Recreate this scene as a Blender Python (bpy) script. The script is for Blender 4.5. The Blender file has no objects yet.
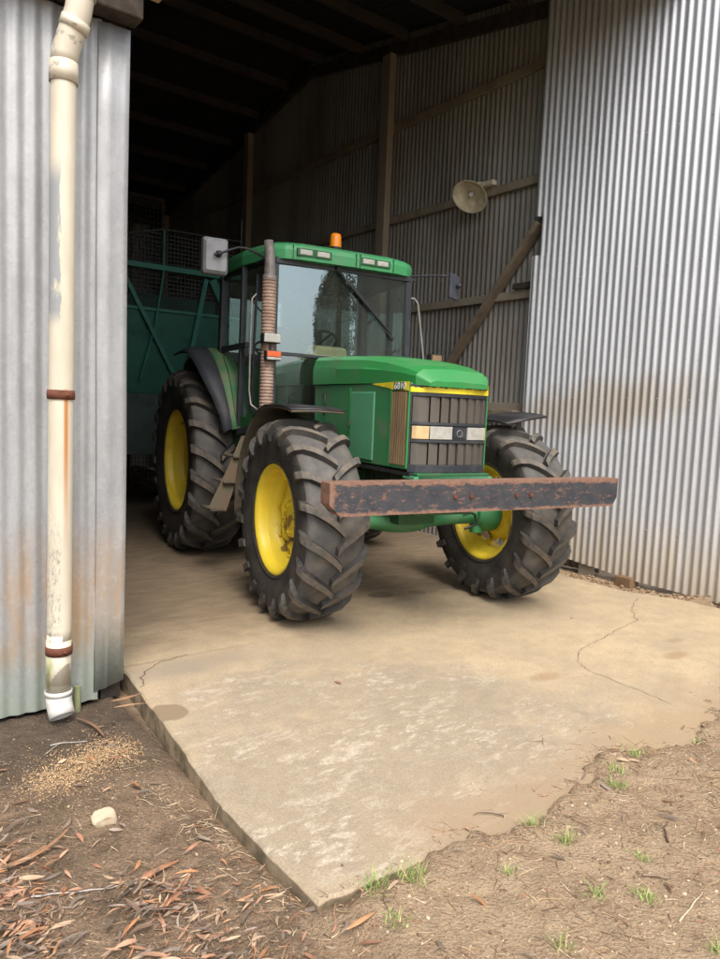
import bpy, bmesh, math, random
from mathutils import Vector, Matrix, noise
random.seed(7)
PI = math.pi
R_ = math.radians
sc = bpy.context.scene
col = sc.collection

# ------------------------------------------------------------------ camera, light, exposure
CAMH = 1.48
p_, r_ = R_(5.4), R_(2.37)
fwd = Vector((0, math.cos(p_), -math.sin(p_)))
right0 = Vector((1, 0, 0)); up0 = right0.cross(fwd)
right = math.cos(r_) * right0 + math.sin(r_) * up0
up = right.cross(fwd)
cd = bpy.data.cameras.new('camera'); cam = bpy.data.objects.new('camera', cd); col.objects.link(cam)
m = Matrix((right, up, -fwd)).transposed().to_4x4(); m.translation = (0, 0, CAMH)
cam.matrix_world = m
cd.sensor_fit = 'VERTICAL'; cd.sensor_height = 36; cd.lens = 36 * 720 / 959
cd.clip_start = 0.05; cd.clip_end = 3000
sc.camera = cam

SUN_EL, SUN_AZ = 56, 165        # azimuth clockwise from +Y: light comes from behind the camera
w = bpy.data.worlds.new('World'); sc.world = w; w.use_nodes = True
nt = w.node_tree; bg = nt.nodes['Background']
sky = nt.nodes.new('ShaderNodeTexSky'); sky.sky_type = 'NISHITA'; sky.sun_disc = False
sky.sun_elevation = R_(SUN_EL); sky.sun_rotation = R_(SUN_AZ); sky.dust_density = 4; sky.air_density = 1.0
hs = nt.nodes.new('ShaderNodeHueSaturation'); hs.inputs['Saturation'].default_value = 0.45
nt.links.new(sky.outputs[0], hs.inputs['Color']); nt.links.new(hs.outputs[0], bg.inputs['Color'])
bg.inputs['Strength'].default_value = 0.15
sd = bpy.data.lights.new('sun', 'SUN'); sd.energy = .8; sd.angle = R_(25); sd.color = (1, .94, .85)
sun = bpy.data.objects.new('sun', sd); col.objects.link(sun)
az = R_(SUN_AZ); el = R_(SUN_EL)
sdir = Vector((math.sin(az) * math.cos(el), math.cos(az) * math.cos(el), math.sin(el)))
sun.rotation_euler = sdir.to_track_quat('Z', 'Y').to_euler()
sc.view_settings.view_transform = 'Standard'; sc.view_settings.look = 'None'
sc.view_settings.gamma = 1; sc.view_settings.use_curve_mapping = False
sc.view_settings.exposure = 1.2
sc.render.engine = 'CYCLES'
sc.cycles.max_bounces = 8; sc.cycles.diffuse_bounces = 4

# ------------------------------------------------------------------ materials
def new_mat(name):
    m = bpy.data.materials.new(name); m.use_nodes = True
    return m, m.node_tree, m.node_tree.nodes['Principled BSDF']
def N(nt, t, **kw):
    n = nt.nodes.new(t)
    for k, v in kw.items(): setattr(n, k, v)
    return n
def coords(nt, scale=(1, 1, 1), out='Object'):
    tc = N(nt, 'ShaderNodeTexCoord'); mp = N(nt, 'ShaderNodeMapping')
    mp.inputs['Scale'].default_value = scale
    nt.links.new(tc.outputs[out], mp.inputs[0]); return mp.outputs[0]
def noise_fac(nt, vec, scale, lo, hi, detail=6, rough=.6, dist=0):
    n = N(nt, 'ShaderNodeTexNoise'); n.inputs['Scale'].default_value = scale
    n.inputs['Detail'].default_value = detail; n.inputs['Roughness'].default_value = rough
    n.inputs['Distortion'].default_value = dist
    nt.links.new(vec, n.inputs['Vector'])
    r = N(nt, 'ShaderNodeMapRange'); r.inputs[1].default_value = lo; r.inputs[2].default_value = hi
    nt.links.new(n.outputs['Fac'], r.inputs[0]); return r.outputs[0]
def mixc(nt, fac, a, b, blend='MIX'):
    x = N(nt, 'ShaderNodeMix', data_type='RGBA', blend_type=blend)
    for s, v in ((0, fac), (6, a), (7, b)):
        if isinstance(v, (int, float)): x.inputs[s].default_value = v
        elif isinstance(v, tuple): x.inputs[s].default_value = (*v[:3], 1)
        else: nt.links.new(v, x.inputs[s])
    return x.outputs[2]
def mth(nt, op, a, b=0.0, c=None, clamp=False):
    x = N(nt, 'ShaderNodeMath', operation=op); x.use_clamp = clamp
    for i, v in enumerate((a, b) if c is None else (a, b, c)):
        if isinstance(v, (int, float)): x.inputs[i].default_value = v
        else: nt.links.new(v, x.inputs[i])
    return x.outputs[0]
def smooth(nt, v, lo, hi):
    r = N(nt, 'ShaderNodeMapRange', interpolation_type='SMOOTHSTEP'); r.inputs[1].default_value = lo; r.inputs[2].default_value = hi
    nt.links.new(v, r.inputs[0]); return r.outputs[0]
def bump(nt, bsdf, h, strength=.3, dist=.01):
    b = N(nt, 'ShaderNodeBump'); b.inputs['Strength'].default_value = strength; b.inputs['Distance'].default_value = dist
    nt.links.new(h, b.inputs['Height']); nt.links.new(b.outputs[0], bsdf.inputs['Normal'])
def sep(nt, vec):
    s = N(nt, 'ShaderNodeSeparateXYZ'); nt.links.new(vec, s.inputs[0]); return s.outputs

def paint(name, c, dirt=(.22, .16, .10), amount=.35, rough=.4, metal=0, scale=6, spec=.5, streak=False, c2=None, dlo=.5, dhi=.72):
    m, nt, b = new_mat(name)
    v = coords(nt); vs = coords(nt, (1, 1, .18) if streak else (1, 1, 1))
    base = mixc(nt, noise_fac(nt, v, scale * .5, .3, .7), c, c2 or tuple(x * .82 for x in c))
    f = noise_fac(nt, vs, scale, dlo, dhi, 8, .65)
    f2 = mth(nt, 'MULTIPLY', f, amount)
    colr = mixc(nt, f2, base, dirt)
    sp = noise_fac(nt, v, scale * 14, .66, .74, 3)
    colr = mixc(nt, mth(nt, 'MULTIPLY', sp, amount * .8), colr, dirt)
    nt.links.new(colr, b.inputs['Base Color'])
    rr = N(nt, 'ShaderNodeMapRange'); rr.inputs[3].default_value = rough; rr.inputs[4].default_value = min(1, rough + .4)
    nt.links.new(f2, rr.inputs[0]); nt.links.new(rr.outputs[0], b.inputs['Roughness'])
    b.inputs['Metallic'].default_value = metal; b.inputs['Specular IOR Level'].default_value = spec
    bump(nt, b, noise_fac(nt, v, scale * 20, 0, 1, 3), .08, .003)
    return m

def flat(name, c, rough=.5, metal=0, spec=.5, emit=None):
    m, nt, b = new_mat(name)
    b.inputs['Base Color'].default_value = (*c, 1); b.inputs['Roughness'].default_value = rough
    b.inputs['Metallic'].default_value = metal; b.inputs['Specular IOR Level'].default_value = spec
    v = coords(nt)
    nt.links.new(mixc(nt, noise_fac(nt, v, 25, .3, .75), c, tuple(x * .7 for x in c)), b.inputs['Base Color'])
    return m

M = {}
M['green'] = paint('green_paint', (.042, .205, .080), (.17, .17, .12), .65, .5, c2=(.024, .17, .052), scale=4, dlo=.45, dhi=.8)
M['green_hood'] = paint('green_hood_paint', (.028, .25, .060), (.15, .20, .12), .45, .42, c2=(.020, .195, .045), scale=3)
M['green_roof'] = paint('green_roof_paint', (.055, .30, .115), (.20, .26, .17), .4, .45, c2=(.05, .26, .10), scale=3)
M['green_faded'] = paint('green_faded_paint', (.085, .31, .16), (.16, .22, .14), .45, .5, scale=4, streak=True)
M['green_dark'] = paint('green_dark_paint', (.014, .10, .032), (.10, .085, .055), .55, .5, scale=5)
M['green_dusty'] = paint('green_dusty_paint', (.05, .22, .085), (.28, .22, .15), .75, .55, scale=5, dlo=.35, dhi=.75)
M['yellow'] = paint('yellow_paint', (.84, .63, .045), (.26, .17, .08), .65, .42, scale=4, dlo=.54, dhi=.75)
def _patch():
    m = M['yellow']; nt = m.node_tree; b = nt.nodes['Principled BSDF']; src = b.inputs['Base Color'].links[0].from_socket
    f = noise_fac(nt, coords(nt), 3.1, .585, .60, 5, .6)
    c = mixc(nt, mth(nt, 'MULTIPLY', f, .85), src, (.17, .085, .035)); nt.links.new(c, b.inputs['Base Color'])
_patch()
M['stripe'] = paint('stripe_yellow', (.85, .68, .03), (.12, .12, .04), .3, .4, scale=20)
M['black'] = paint('black_plastic', (.018, .018, .02), (.10, .085, .07), .35, .5, scale=6)
M['frame_black'] = paint('frame_black', (.03, .033, .04), (.12, .11, .1), .35, .45, scale=8)
M['fender_black'] = paint('fender_rubber', (.045, .05, .06), (.14, .12, .10), .4, .6, scale=6)
M['mud'] = paint('muddy_underside', (.06, .055, .04), (.16, .12, .075), .8, .85, scale=7, dlo=.3, dhi=.7)
M['slat'] = paint('dusty_slat', (.115, .100, .082), (.05, .043, .036), .7, .8, scale=9, streak=True, dlo=.35, dhi=.75)
M['vent'] = paint('dusty_vent', (.24, .16, .08), (.09, .06, .04), .7, .8, scale=9, streak=True)
M['gap'] = flat('gap_black', (.008, .008, .008), .9)
M['lamp_glass'] = paint('lamp_lens', (.46, .45, .40), (.24, .21, .17), .6, .12, scale=22)
def _ribs(k):
    m = M[k]; nt = m.node_tree; b = nt.nodes['Principled BSDF']; wv = N(nt, 'ShaderNodeTexWave'); wv.inputs['Scale'].default_value = 28; wv.bands_direction = 'Y'
    nt.links.new(coords(nt), wv.inputs['Vector']); bump(nt, b, wv.outputs['Fac'], .5, .004)
_ribs('lamp_glass')
M['amber_dull'] = paint('amber_lens', (.60, .44, .22), (.3, .2, .1), .4, .2, scale=14)
M['orange'] = paint('orange_lens', (.75, .13, .03), (.3, .12, .05), .3, .2, scale=14)
M['grey_plastic'] = paint('grey_plastic', (.30, .31, .325), (.15, .14, .13), .45, .5, scale=9)
M['cream'] = paint('cream_console', (.50, .47, .28), (.3, .26, .17), .3, .6)
M['seat'] = paint('seat_fabric', (.06, .065, .06), (.1, .1, .08), .3, .85)
M['steel'] = paint('worn_steel', (.30, .285, .26), (.22, .14, .08), .6, .45, .6, scale=18)
M['timber'] = paint('grey_timber', (.30, .255, .19), (.13, .105, .075), .7, .85, scale=5, streak=True)
M['purlin'] = paint('dark_purlin_timber', (.055, .042, .032), (.02, .016, .013), .7, .9, scale=3)  # near-black timber colour for the purlins
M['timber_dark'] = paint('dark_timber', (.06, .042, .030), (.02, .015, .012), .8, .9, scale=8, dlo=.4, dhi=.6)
M['timber_brown'] = paint('brown_timber', (.22, .17, .12), (.09, .065, .045), .7, .85, scale=6)
M['timber_pale'] = paint('pale_timber', (.50, .36, .20), (.2, .13, .08), .5, .8, scale=9)
M['stump'] = paint('stump_timber', (.20, .12, .06), (.07, .04, .025), .7, .9, scale=14, streak=True)
M['machine_green'] = paint('machine_green_panel', (.006, .105, .068), (.015, .04, .03), .6, .55, scale=2.5)
M['machine_frame'] = paint('machine_green_frame', (.018, .17, .12), (.03, .05, .04), .5, .5, scale=7)
M['machine_grey'] = paint('machine_grey_panel', (.06, .095, .085), (.03, .035, .03), .5, .6, scale=4)
M['mesh_wire'] = flat('mesh_wire', (.045, .055, .055), .7)
M['stone'] = paint('pale_stone', (.52, .43, .30), (.3, .2, .11), .6, .9, scale=14)
M['bark'] = paint('tree_bark', (.12, .09, .065), (.05, .035, .03), .7, .95, scale=8, streak=True)
M['enamel'] = paint('lamp_enamel', (.70, .66, .50), (.20, .13, .06), .65, .4, scale=9, dlo=.42, dhi=.75)
M['rust'] = paint('rust', (.14, .045, .022), (.05, .02, .012), .7, .85, scale=30)
M['text'] = flat('decal_pale', (.80, .72, .25), .5)

def mat_tyre():
    m, nt, b = new_mat('tyre_rubber'); v = coords(nt)
    c = mixc(nt, noise_fac(nt, v, 5, .35, .75), (.024, .023, .023), (.085, .075, .062))
    c = mixc(nt, mth(nt, 'MULTIPLY', noise_fac(nt, v, 40, .6, .75, 4), .5), c, (.16, .12, .08))
    nt.links.new(c, b.inputs['Base Color']); b.inputs['Roughness'].default_value = .62; b.inputs['Specular IOR Level'].default_value = .35
    bump(nt, b, noise_fac(nt, v, 60, 0, 1, 4), .25, .003); return m
M['tyre'] = mat_tyre()
def mat_tread():
    m, nt, b = new_mat('tyre_tread_base'); v = coords(nt)
    c = mixc(nt, noise_fac(nt, v, 6, .35, .7), (.06, .059, .058), (.14, .125, .105))
    nt.links.new(c, b.inputs['Base Color']); b.inputs['Roughness'].default_value = .7; b.inputs['Specular IOR Level'].default_value = .3
    bump(nt, b, noise_fac(nt, v, 50, 0, 1, 4), .2, .003); return m
M['tread'] = mat_tread()
def mat_lug():
    m, nt, b = new_mat('tyre_lug_dusty'); v = coords(nt)
    c = mixc(nt, noise_fac(nt, v, 9, .36, .66, 8, .7), (.062, .058, .053), (.165, .135, .10))
    nt.links.new(c, b.inputs['Base Color']); b.inputs['Roughness'].default_value = .85
    bump(nt, b, noise_fac(nt, v, 50, 0, 1, 4), .3, .004); return m
M['lug'] = mat_lug()

def mat_bar():
    m, nt, b = new_mat('rusty_black_bar'); tc = N(nt, 'ShaderNodeTexCoord'); v = tc.outputs['Object']
    s = sep(nt, v)
    # distance to the worn edges of the bar (edges lose their paint first)
    dz = mth(nt, 'ABSOLUTE', mth(nt, 'SUBTRACT', s[2], .983))
    dy = mth(nt, 'ABSOLUTE', s[1])
    e = mth(nt, 'MAXIMUM', smooth(nt, dz, .060, .105), smooth(nt, dy, 1.09, 1.17))
    n = noise_fac(nt, coords(nt, (1, .5, 1)), 16, .25, .75, 12, .85)
    f = smooth(nt, mth(nt, 'ADD', mth(nt, 'MULTIPLY', e, .55), mth(nt, 'MULTIPLY', n, 1.15)), .68, .84)
    rust = mixc(nt, noise_fac(nt, v, 30, .3, .7, 8), (.15, .075, .05), (.26, .15, .105))
    blk = mixc(nt, noise_fac(nt, v, 12, .3, .7), (.022, .026, .034), (.05, .05, .055))
    red = mixc(nt, smooth(nt, noise_fac(nt, coords(nt, (1, .22, 1)), 48, .2, .8, 10, .8), .60, .70), blk, (.21, .10, .075))
    c = mixc(nt, f, red, rust)
    topf = smooth(nt, s[2], 1.075, 1.079)
    nt.links.new(c, b.inputs['Base Color']); b.inputs['Roughness'].default_value = .7
    bump(nt, b, f, .35, .003); return m
M['bar'] = mat_bar()

def mat_exhaust():
    m, nt, b = new_mat('exhaust_guard'); v = coords(nt)
    c = mixc(nt, noise_fac(nt, v, 14, .3, .7, 8), (.42, .30, .23), (.24, .15, .11))
    nt.links.new(c, b.inputs['Base Color']); b.inputs['Roughness'].default_value = .7; b.inputs['Metallic'].default_value = .2; return m
M['exhaust'] = mat_exhaust()

def mat_glass(name='glass', tint=(.74, .82, .78), ior=2.9, dust=.06):
    m = bpy.data.materials.new(name); m.use_nodes = True; nt = m.node_tree; nt.nodes.clear()
    o = N(nt, 'ShaderNodeOutputMaterial'); t = N(nt, 'ShaderNodeBsdfTransparent'); t.inputs[0].default_value = (*tint, 1)
    g = N(nt, 'ShaderNodeBsdfGlossy'); g.inputs['Roughness'].default_value = .0; g.inputs['Color'].default_value = (.80, .97, 1, 1)
    lw_ = N(nt, 'ShaderNodeLayerWeight'); lw_.inputs['Blend'].default_value = .5; F0 = ((ior - 1) / (ior + 1)) ** 2
    f_ = mth(nt, 'MULTIPLY_ADD', mth(nt, 'POWER', lw_.outputs['Facing'], 5), 1 - F0, F0)
    mx = N(nt, 'ShaderNodeMixShader'); nt.links.new(f_, mx.inputs[0]); nt.links.new(t.outputs[0], mx.inputs[1]); nt.links.new(g.outputs[0], mx.inputs[2])
    d = N(nt, 'ShaderNodeBsdfDiffuse'); d.inputs[0].default_value = (.35, .36, .30, 1)
    v = coords(nt, (1, 1, .35)); nf = noise_fac(nt, v, 6, .4, .8, 6)
    m2 = N(nt, 'ShaderNodeMixShader'); nt.links.new(mth(nt, 'MULTIPLY', mth(nt, 'ADD', nf, .4), dust), m2.inputs[0])
    nt.links.new(mx.outputs[0], m2.inputs[1]); nt.links.new(d.outputs[0], m2.inputs[2]); nt.links.new(m2.outputs[0], o.inputs[0])
    bm_ = N(nt, 'ShaderNodeBump'); bm_.inputs['Strength'].default_value = .2; bm_.inputs['Distance'].default_value = .004
    nn = N(nt, 'ShaderNodeTexNoise'); nn.inputs['Scale'].default_value = 3.0; nn.inputs['Detail'].default_value = 1
    nt.links.new(v, nn.inputs['Vector']); nt.links.new(nn.outputs['Fac'], bm_.inputs['Height']); nt.links.new(bm_.outputs[0], g.inputs['Normal'])
    return m
M['glass'] = mat_glass()
def mat_beacon():
    m, nt, b = new_mat('amber_beacon'); b.inputs['Base Color'].default_value = (1, .30, .02, 1)
    b.inputs['Transmission Weight'].default_value = .0; b.inputs['Roughness'].default_value = .12; return m
M['beacon'] = mat_beacon()

def mat_galv(name, kind):
    """weathered corrugated steel; object coords are shed coords relative to the sheet base (x across, y depth, z up)"""
    m, nt, b = new_mat(name); tc = N(nt, 'ShaderNodeTexCoord'); v = tc.outputs['Object']; s = sep(nt, v)
    vs = coords(nt, (1, 1, .12))
    if kind == 'lining':
        c = mixc(nt, noise_fac(nt, vs, 5, .3, .7, 8), (.66, .68, .70), (.52, .53, .55))
        c = mixc(nt, mth(nt, 'MULTIPLY', noise_fac(nt, coords(nt), 60, .6, .7, 3), .5), c, (.33, .32, .30))
        # brown dust patch, half way up, wiped at the edges
        dyy = mth(nt, 'SUBTRACT', s[1], 4.25); dzz = mth(nt, 'SUBTRACT', s[2], mth(nt, 'ADD', 1.62, mth(nt, 'MULTIPLY', mth(nt, 'SUBTRACT', s[1], 4.3), -.12)))
        d = mth(nt, 'ADD', mth(nt, 'POWER', mth(nt, 'ABSOLUTE', mth(nt, 'DIVIDE', dyy, 1.45)), 2), mth(nt, 'POWER', mth(nt, 'ABSOLUTE', mth(nt, 'DIVIDE', dzz, .33)), 2))
        d = mth(nt, 'ADD', d, mth(nt, 'MULTIPLY', noise_fac(nt, coords(nt, (1, 2.5, 1)), 2.2, .2, .8, 8, .7), 1.1))
        pf = mth(nt, 'SUBTRACT', 1, smooth(nt, d, .35, 1.6))
        c = mixc(nt, mth(nt, 'MULTIPLY', pf, .55), c, (.40, .30, .17))
        # rain splash along the foot
        low = mth(nt, 'SUBTRACT', 1, smooth(nt, mth(nt, 'ADD', s[2], mth(nt, 'MULTIPLY', noise_fac(nt, coords(nt, (1, 3, .3)), 2, .2, .8), -.5)), -.3, .5))
        c = mixc(nt, mth(nt, 'MULTIPLY', low, .65), c, (.52, .42, .27))
        rough, metal = .45, .40
    elif kind == 'left':
        c = mixc(nt, noise_fac(nt, coords(nt, (1, 1, .22)), 7, .3, .7, 10, .7), (.42, .425, .425), (.29, .295, .30))
        c = mixc(nt, mth(nt, 'MULTIPLY', noise_fac(nt, coords(nt, (1, 1, .5)), 3.5, .5, .75, 10, .75), .5), c, (.21, .21, .205))
        c = mixc(nt, mth(nt, 'MULTIPLY', noise_fac(nt, coords(nt), 45, .58, .7, 4), .5), c, (.26, .26, .26))
        hgt = mth(nt, 'MULTIPLY', smooth(nt, s[2], .12, .30), mth(nt, 'SUBTRACT', 1, smooth(nt, s[2], .55, 1.0)))
        rn = noise_fac(nt, coords(nt, (2.2, 2.2, .30)), 5, .38, .62, 10, .7)
        c = mixc(nt, mth(nt, 'MULTIPLY', mth(nt, 'MULTIPLY', hgt, rn), .85), c, (.42, .275, .15))
        gr = mth(nt, 'SUBTRACT', 1, smooth(nt, mth(nt, 'ADD', s[2], mth(nt, 'MULTIPLY', noise_fac(nt, vs, 5, .2, .8), .35)), .1, .65))
        c = mixc(nt, mth(nt, 'MULTIPLY', gr, .65), c, (.27, .33, .25))
        c = mixc(nt, mth(nt, 'MULTIPLY', noise_fac(nt, coords(nt, (1, 1, .8)), 24, .5, .7, 8, .8), .3), c, (.56, .57, .57))
        rough, metal = .5, .35
    else:
        c = mixc(nt, noise_fac(nt, vs, 2.0, .3, .7, 8), (.34, .33, .30), (.22, .21, .19))
        c = mixc(nt, mth(nt, 'MULTIPLY', noise_fac(nt, coords(nt, (1, 1, .5)), 1.0, .45, .7, 8), .6), c, (.14, .095, .06))
        rough, metal = .7, .15
    if kind == 'dull': c = mixc(nt, 1.0, c, (.55, .52, .48), 'MULTIPLY')  # darkened copy of the old cladding for the unseen reflected wall run
    nt.links.new(c, b.inputs['Base Color']); b.inputs['Roughness'].default_value = rough; b.inputs['Metallic'].default_value = metal
    bump(nt, b, noise_fac(nt, coords(nt, (1, 1, .4)), 12, 0, 1, 5), .12, .004)
    return m
M['galv'] = mat_galv('galvanised_lining', 'lining'); M['galv_left'] = mat_galv('galvanised_weathered', 'left'); M['galv_old'] = mat_galv('old_dusty_cladding', 'old'); M['galv_dull'] = mat_galv('reflection_dark_cladding', 'dull')

def mat_pvc():
    m, nt, b = new_mat('cream_pvc'); tc = N(nt, 'ShaderNodeTexCoord'); v = tc.outputs['Object']; s = sep(nt, v)
    c = mixc(nt, noise_fac(nt, coords(nt, (1, 1, .3)), 9, .35, .7, 6), (.62, .565, .45), (.52, .46, .35))
    up_ = mth(nt, 'MULTIPLY', smooth(nt, s[2], 1.9, 2.0), mth(nt, 'SUBTRACT', 1, smooth(nt, s[2], 2.55, 2.7)))
    lft = mth(nt, 'SUBTRACT', 1, smooth(nt, mth(nt, 'ADD', s[0], mth(nt, 'MULTIPLY', mth(nt, 'SUBTRACT', noise_fac(nt, coords(nt, (1, 1, .3)), 16, .3, .7, 5), .5), .03)), -.006, .0))
    pz = noise_fac(nt, coords(nt, (1, 1, .35)), 9, .40, .46, 5)
    c = mixc(nt, mth(nt, 'MULTIPLY', mth(nt, 'MULTIPLY', up_, lft), pz), c, (.27, .28, .28))
    # rust run below the strap
    run = mth(nt, 'MULTIPLY', smooth(nt, s[2], .75, 1.45), mth(nt, 'SUBTRACT', 1, smooth(nt, s[2], 1.60, 1.64)))
    dx = mth(nt, 'ABSOLUTE', mth(nt, 'SUBTRACT', s[0], .022))
    run = mth(nt, 'MULTIPLY', run, mth(nt, 'SUBTRACT', 1, smooth(nt, dx, .003, .016)))
    c = mixc(nt, mth(nt, 'MULTIPLY', run, .95), c, (.45, .17, .03))
    # grime scratches low down
    lo = mth(nt, 'MULTIPLY', mth(nt, 'SUBTRACT', 1, smooth(nt, s[2], .75, 1.15)), smooth(nt, s[2], .30, .45))
    c = mixc(nt, mth(nt, 'MULTIPLY', mth(nt, 'MULTIPLY', lo, lft), noise_fac(nt, coords(nt, (3, 3, 1)), 28, .50, .60, 6, .8)), c, (.27, .265, .235))
    gl = mth(nt, 'SUBTRACT', 1, smooth(nt, s[2], .22, .42))
    c = mixc(nt, mth(nt, 'MULTIPLY', mth(nt, 'MULTIPLY', gl, smooth(nt, s[2], .10, .2)), noise_fac(nt, coords(nt, (1, 1, .4)), 16, .5, .62)), c, (.30, .32, .10))
    pat = noise_fac(nt, coords(nt), 14, .60, .64, 4)
    hi = smooth(nt, s[2], 2.98, 3.02)
    c = mixc(nt, mth(nt, 'MULTIPLY', pat, hi), c, (.34, .32, .26))
    nt.links.new(c, b.inputs['Base Color']); b.inputs['Roughness'].default_value = .38
    return m
M['pvc'] = mat_pvc(); M['pvc_white'] = paint('white_pvc', (.64, .62, .57), (.34, .29, .21), .6, .4, scale=9)

# ------------------------------------------------------------------ mesh helpers
class MB:
    def __init__(s): s.v = []; s.f = []; s.m = []; s.c = []; s.sm = []
    def add(s, vs, fs, mi=0, colr=None, smooth=False):
        o = len(s.v); s.v += [tuple(v) for v in vs]
        for f in fs: s.f.append(tuple(i + o for i in f)); s.m.append(mi); s.c.append(colr); s.sm.append(smooth)
        return s
    def box(s, x0, x1, y0, y1, z0, z1, mi=0):
        return s.add([(x, y, z) for x in (x0, x1) for y in (y0, y1) for z in (z0, z1)],
                     [(0, 1, 3, 2), (4, 6, 7, 5), (0, 4, 5, 1), (2, 3, 7, 6), (0, 2, 6, 4), (1, 5, 7, 3)], mi)
    def beam(s, a, b, w, h, upv=(0, 0, 1), mi=0):
        a = Vector(a); b = Vector(b); d = (b - a).normalized(); upv = Vector(upv)
        if abs(d.dot(upv)) > .98: upv = Vector((1, 0, 0))
        sd = d.cross(upv).normalized(); u = sd.cross(d)
        vs = [p + sd * i * w / 2 + u * j * h / 2 for p in (a, b) for i, j in ((-1, -1), (1, -1), (1, 1), (-1, 1))]
        return s.add(vs, [(0, 1, 2, 3), (7, 6, 5, 4), (0, 4, 5, 1), (1, 5, 6, 2), (2, 6, 7, 3), (3, 7, 4, 0)], mi)
    def tube(s, pts, r, n=12, mi=0, cap=True):
        pts = [Vector(p) for p in pts]; rs = r if isinstance(r, (list, tuple)) else [r] * len(pts)
        rings = []; u = None
        for i, p in enumerate(pts):
            d = (pts[min(i + 1, len(pts) - 1)] - pts[max(i - 1, 0)]).normalized()
            if u is None:
                u = d.cross(Vector((0, 0, 1)) if abs(d.z) < .9 else Vector((1, 0, 0))).normalized()
            else:
                u = (u - d * u.dot(d)).normalized()
            w_ = d.cross(u)
            rings.append([p + (u * math.cos(2 * PI * k / n) + w_ * math.sin(2 * PI * k / n)) * rs[i] for k in range(n)])
        vs = [q for r_ in rings for q in r_]
        fs = [(i * n + k, i * n + (k + 1) % n, (i + 1) * n + (k + 1) % n, (i + 1) * n + k) for i in range(len(pts) - 1) for k in range(n)]
        s.add(vs, fs, mi, smooth=True)
        if cap: s.add(rings[0], [tuple(range(n))], mi); s.add(rings[-1], [tuple(range(n))], mi)
        return s
    def lathe(s, prof, n=48, axis='z', c=(0, 0, 0), mi=0, close=False, smooth=True):
        """prof: list of (radius, height along axis)"""
        vs = []
        for (r, h) in prof:
            for k in range(n):
                t = 2 * PI * k / n; a, b = r * math.sin(t), r * math.cos(t)
                vs.append({'z': (a, b, h), 'y': (a, h, b), 'x': (h, a, b)}[axis])
        vs = [(x + c[0], y + c[1], z + c[2]) for x, y, z in vs]
        L = len(prof); fs = [(i * n + k, i * n + (k + 1) % n, ((i + 1) % L) * n + (k + 1) % n, ((i + 1) % L) * n + k)
                             for i in range(L if close else L - 1) for k in range(n)]
        return s.add(vs, fs, mi, smooth=smooth)
    def loft(s, secs, mi=0, closed=True, cap=True, smooth=False):
        n = len(secs[0]); vs = [p for q in secs for p in q]
        fs = [(i * n + k, i * n + (k + 1) % n, (i + 1) * n + (k + 1) % n, (i + 1) * n + k)
              for i in range(len(secs) - 1) for k in range(n if closed else n - 1)]
        s.add(vs, fs, mi, smooth=smooth)
        if cap: s.add(secs[0], [tuple(range(n))], mi); s.add(secs[-1], [tuple(range(n))], mi)
        return s
    def prism(s, outline, axis, d0, d1, mi=0):
        """outline in the two other axes, extruded along axis"""
        def P(a, b, d): return {'x': (d, a, b), 'y': (a, d, b), 'z': (a, b, d)}[axis]
        n = len(outline)
        vs = [P(a, b, d0) for a, b in outline] + [P(a, b, d1) for a, b in outline]
        return s.add(vs, [tuple(range(n)), tuple(range(2 * n - 1, n - 1, -1))] + [(k, (k + 1) % n, n + (k + 1) % n, n + k) for k in range(n)], mi)
    def build(s, name, mats, parent=None, base=(0, 0, 0), bev=0, solid=0, autos=False, fix=True):
        me = bpy.data.meshes.new(name)
        me.from_pydata([(x - base[0], y - base[1], z - base[2]) for x, y, z in s.v], [], s.f)
        if not isinstance(mats, (list, tuple)): mats = [mats]
        for m_ in mats: me.materials.append(M[m_] if isinstance(m_, str) else m_)
        me.polygons.foreach_set('material_index', s.m)
        me.polygons.foreach_set('use_smooth', [bool(x) for x in s.sm])
        if any(c is not None for c in s.c):
            ca = me.color_attributes.new('Col', 'FLOAT_COLOR', 'CORNER')
            for p, c in zip(me.polygons, s.c):
                for li in p.loop_indices: ca.data[li].color = (*(c or (1, 1, 1)), 1)
        if fix:
            b_ = bmesh.new(); b_.from_mesh(me); bmesh.ops.recalc_face_normals(b_, faces=b_.faces); b_.to_mesh(me); b_.free()
        me.update()
        o = bpy.data.objects.new(name, me); col.objects.link(o)
        if parent: o.parent = parent
        if solid:
            md = o.modifiers.new('solid', 'SOLIDIFY'); md.thickness = solid; md.offset = 0
        if bev:
            md = o.modifiers.new('bevel', 'BEVEL'); md.width = bev; md.segments = 2; md.limit_method = 'ANGLE'; md.angle_limit = R_(40)
        return o
def tag(o, label=None, cat=None, group=None, kind=None):
    for k, v in (('label', label), ('category', cat), ('group', group), ('kind', kind)):
        if v: o[k] = v
    return o
def empty(name, loc, rz=0, label=None, cat=None, group=None):
    o = bpy.data.objects.new(name, None); col.objects.link(o); o.location = loc; o.rotation_euler = (0, 0, rz)
    o.empty_display_size = .2
    return tag(o, label, cat, group)
def copy_tree(o, parent=None):
    c = o.copy(); col.objects.link(c); c.parent = parent
    for ch in [x for x in bpy.data.objects if x.parent == o]: copy_tree(ch, c)
    return c

# shed frame: x across the opening, y into the shed
TH = R_(37.4)
E1 = Vector((math.cos(TH), math.sin(TH), 0)); E2 = Vector((-math.sin(TH), math.cos(TH), 0))
def SH(a, s, z=0): return E1 * a + E2 * s + Vector((0, 0, z))
def shed_place(o, base): o.location = SH(*base); o.rotation_euler = (0, 0, TH); return o
def to_sh(x, y): v = Vector((x, y, 0)); return v.dot(E1), v.dot(E2)

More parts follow.
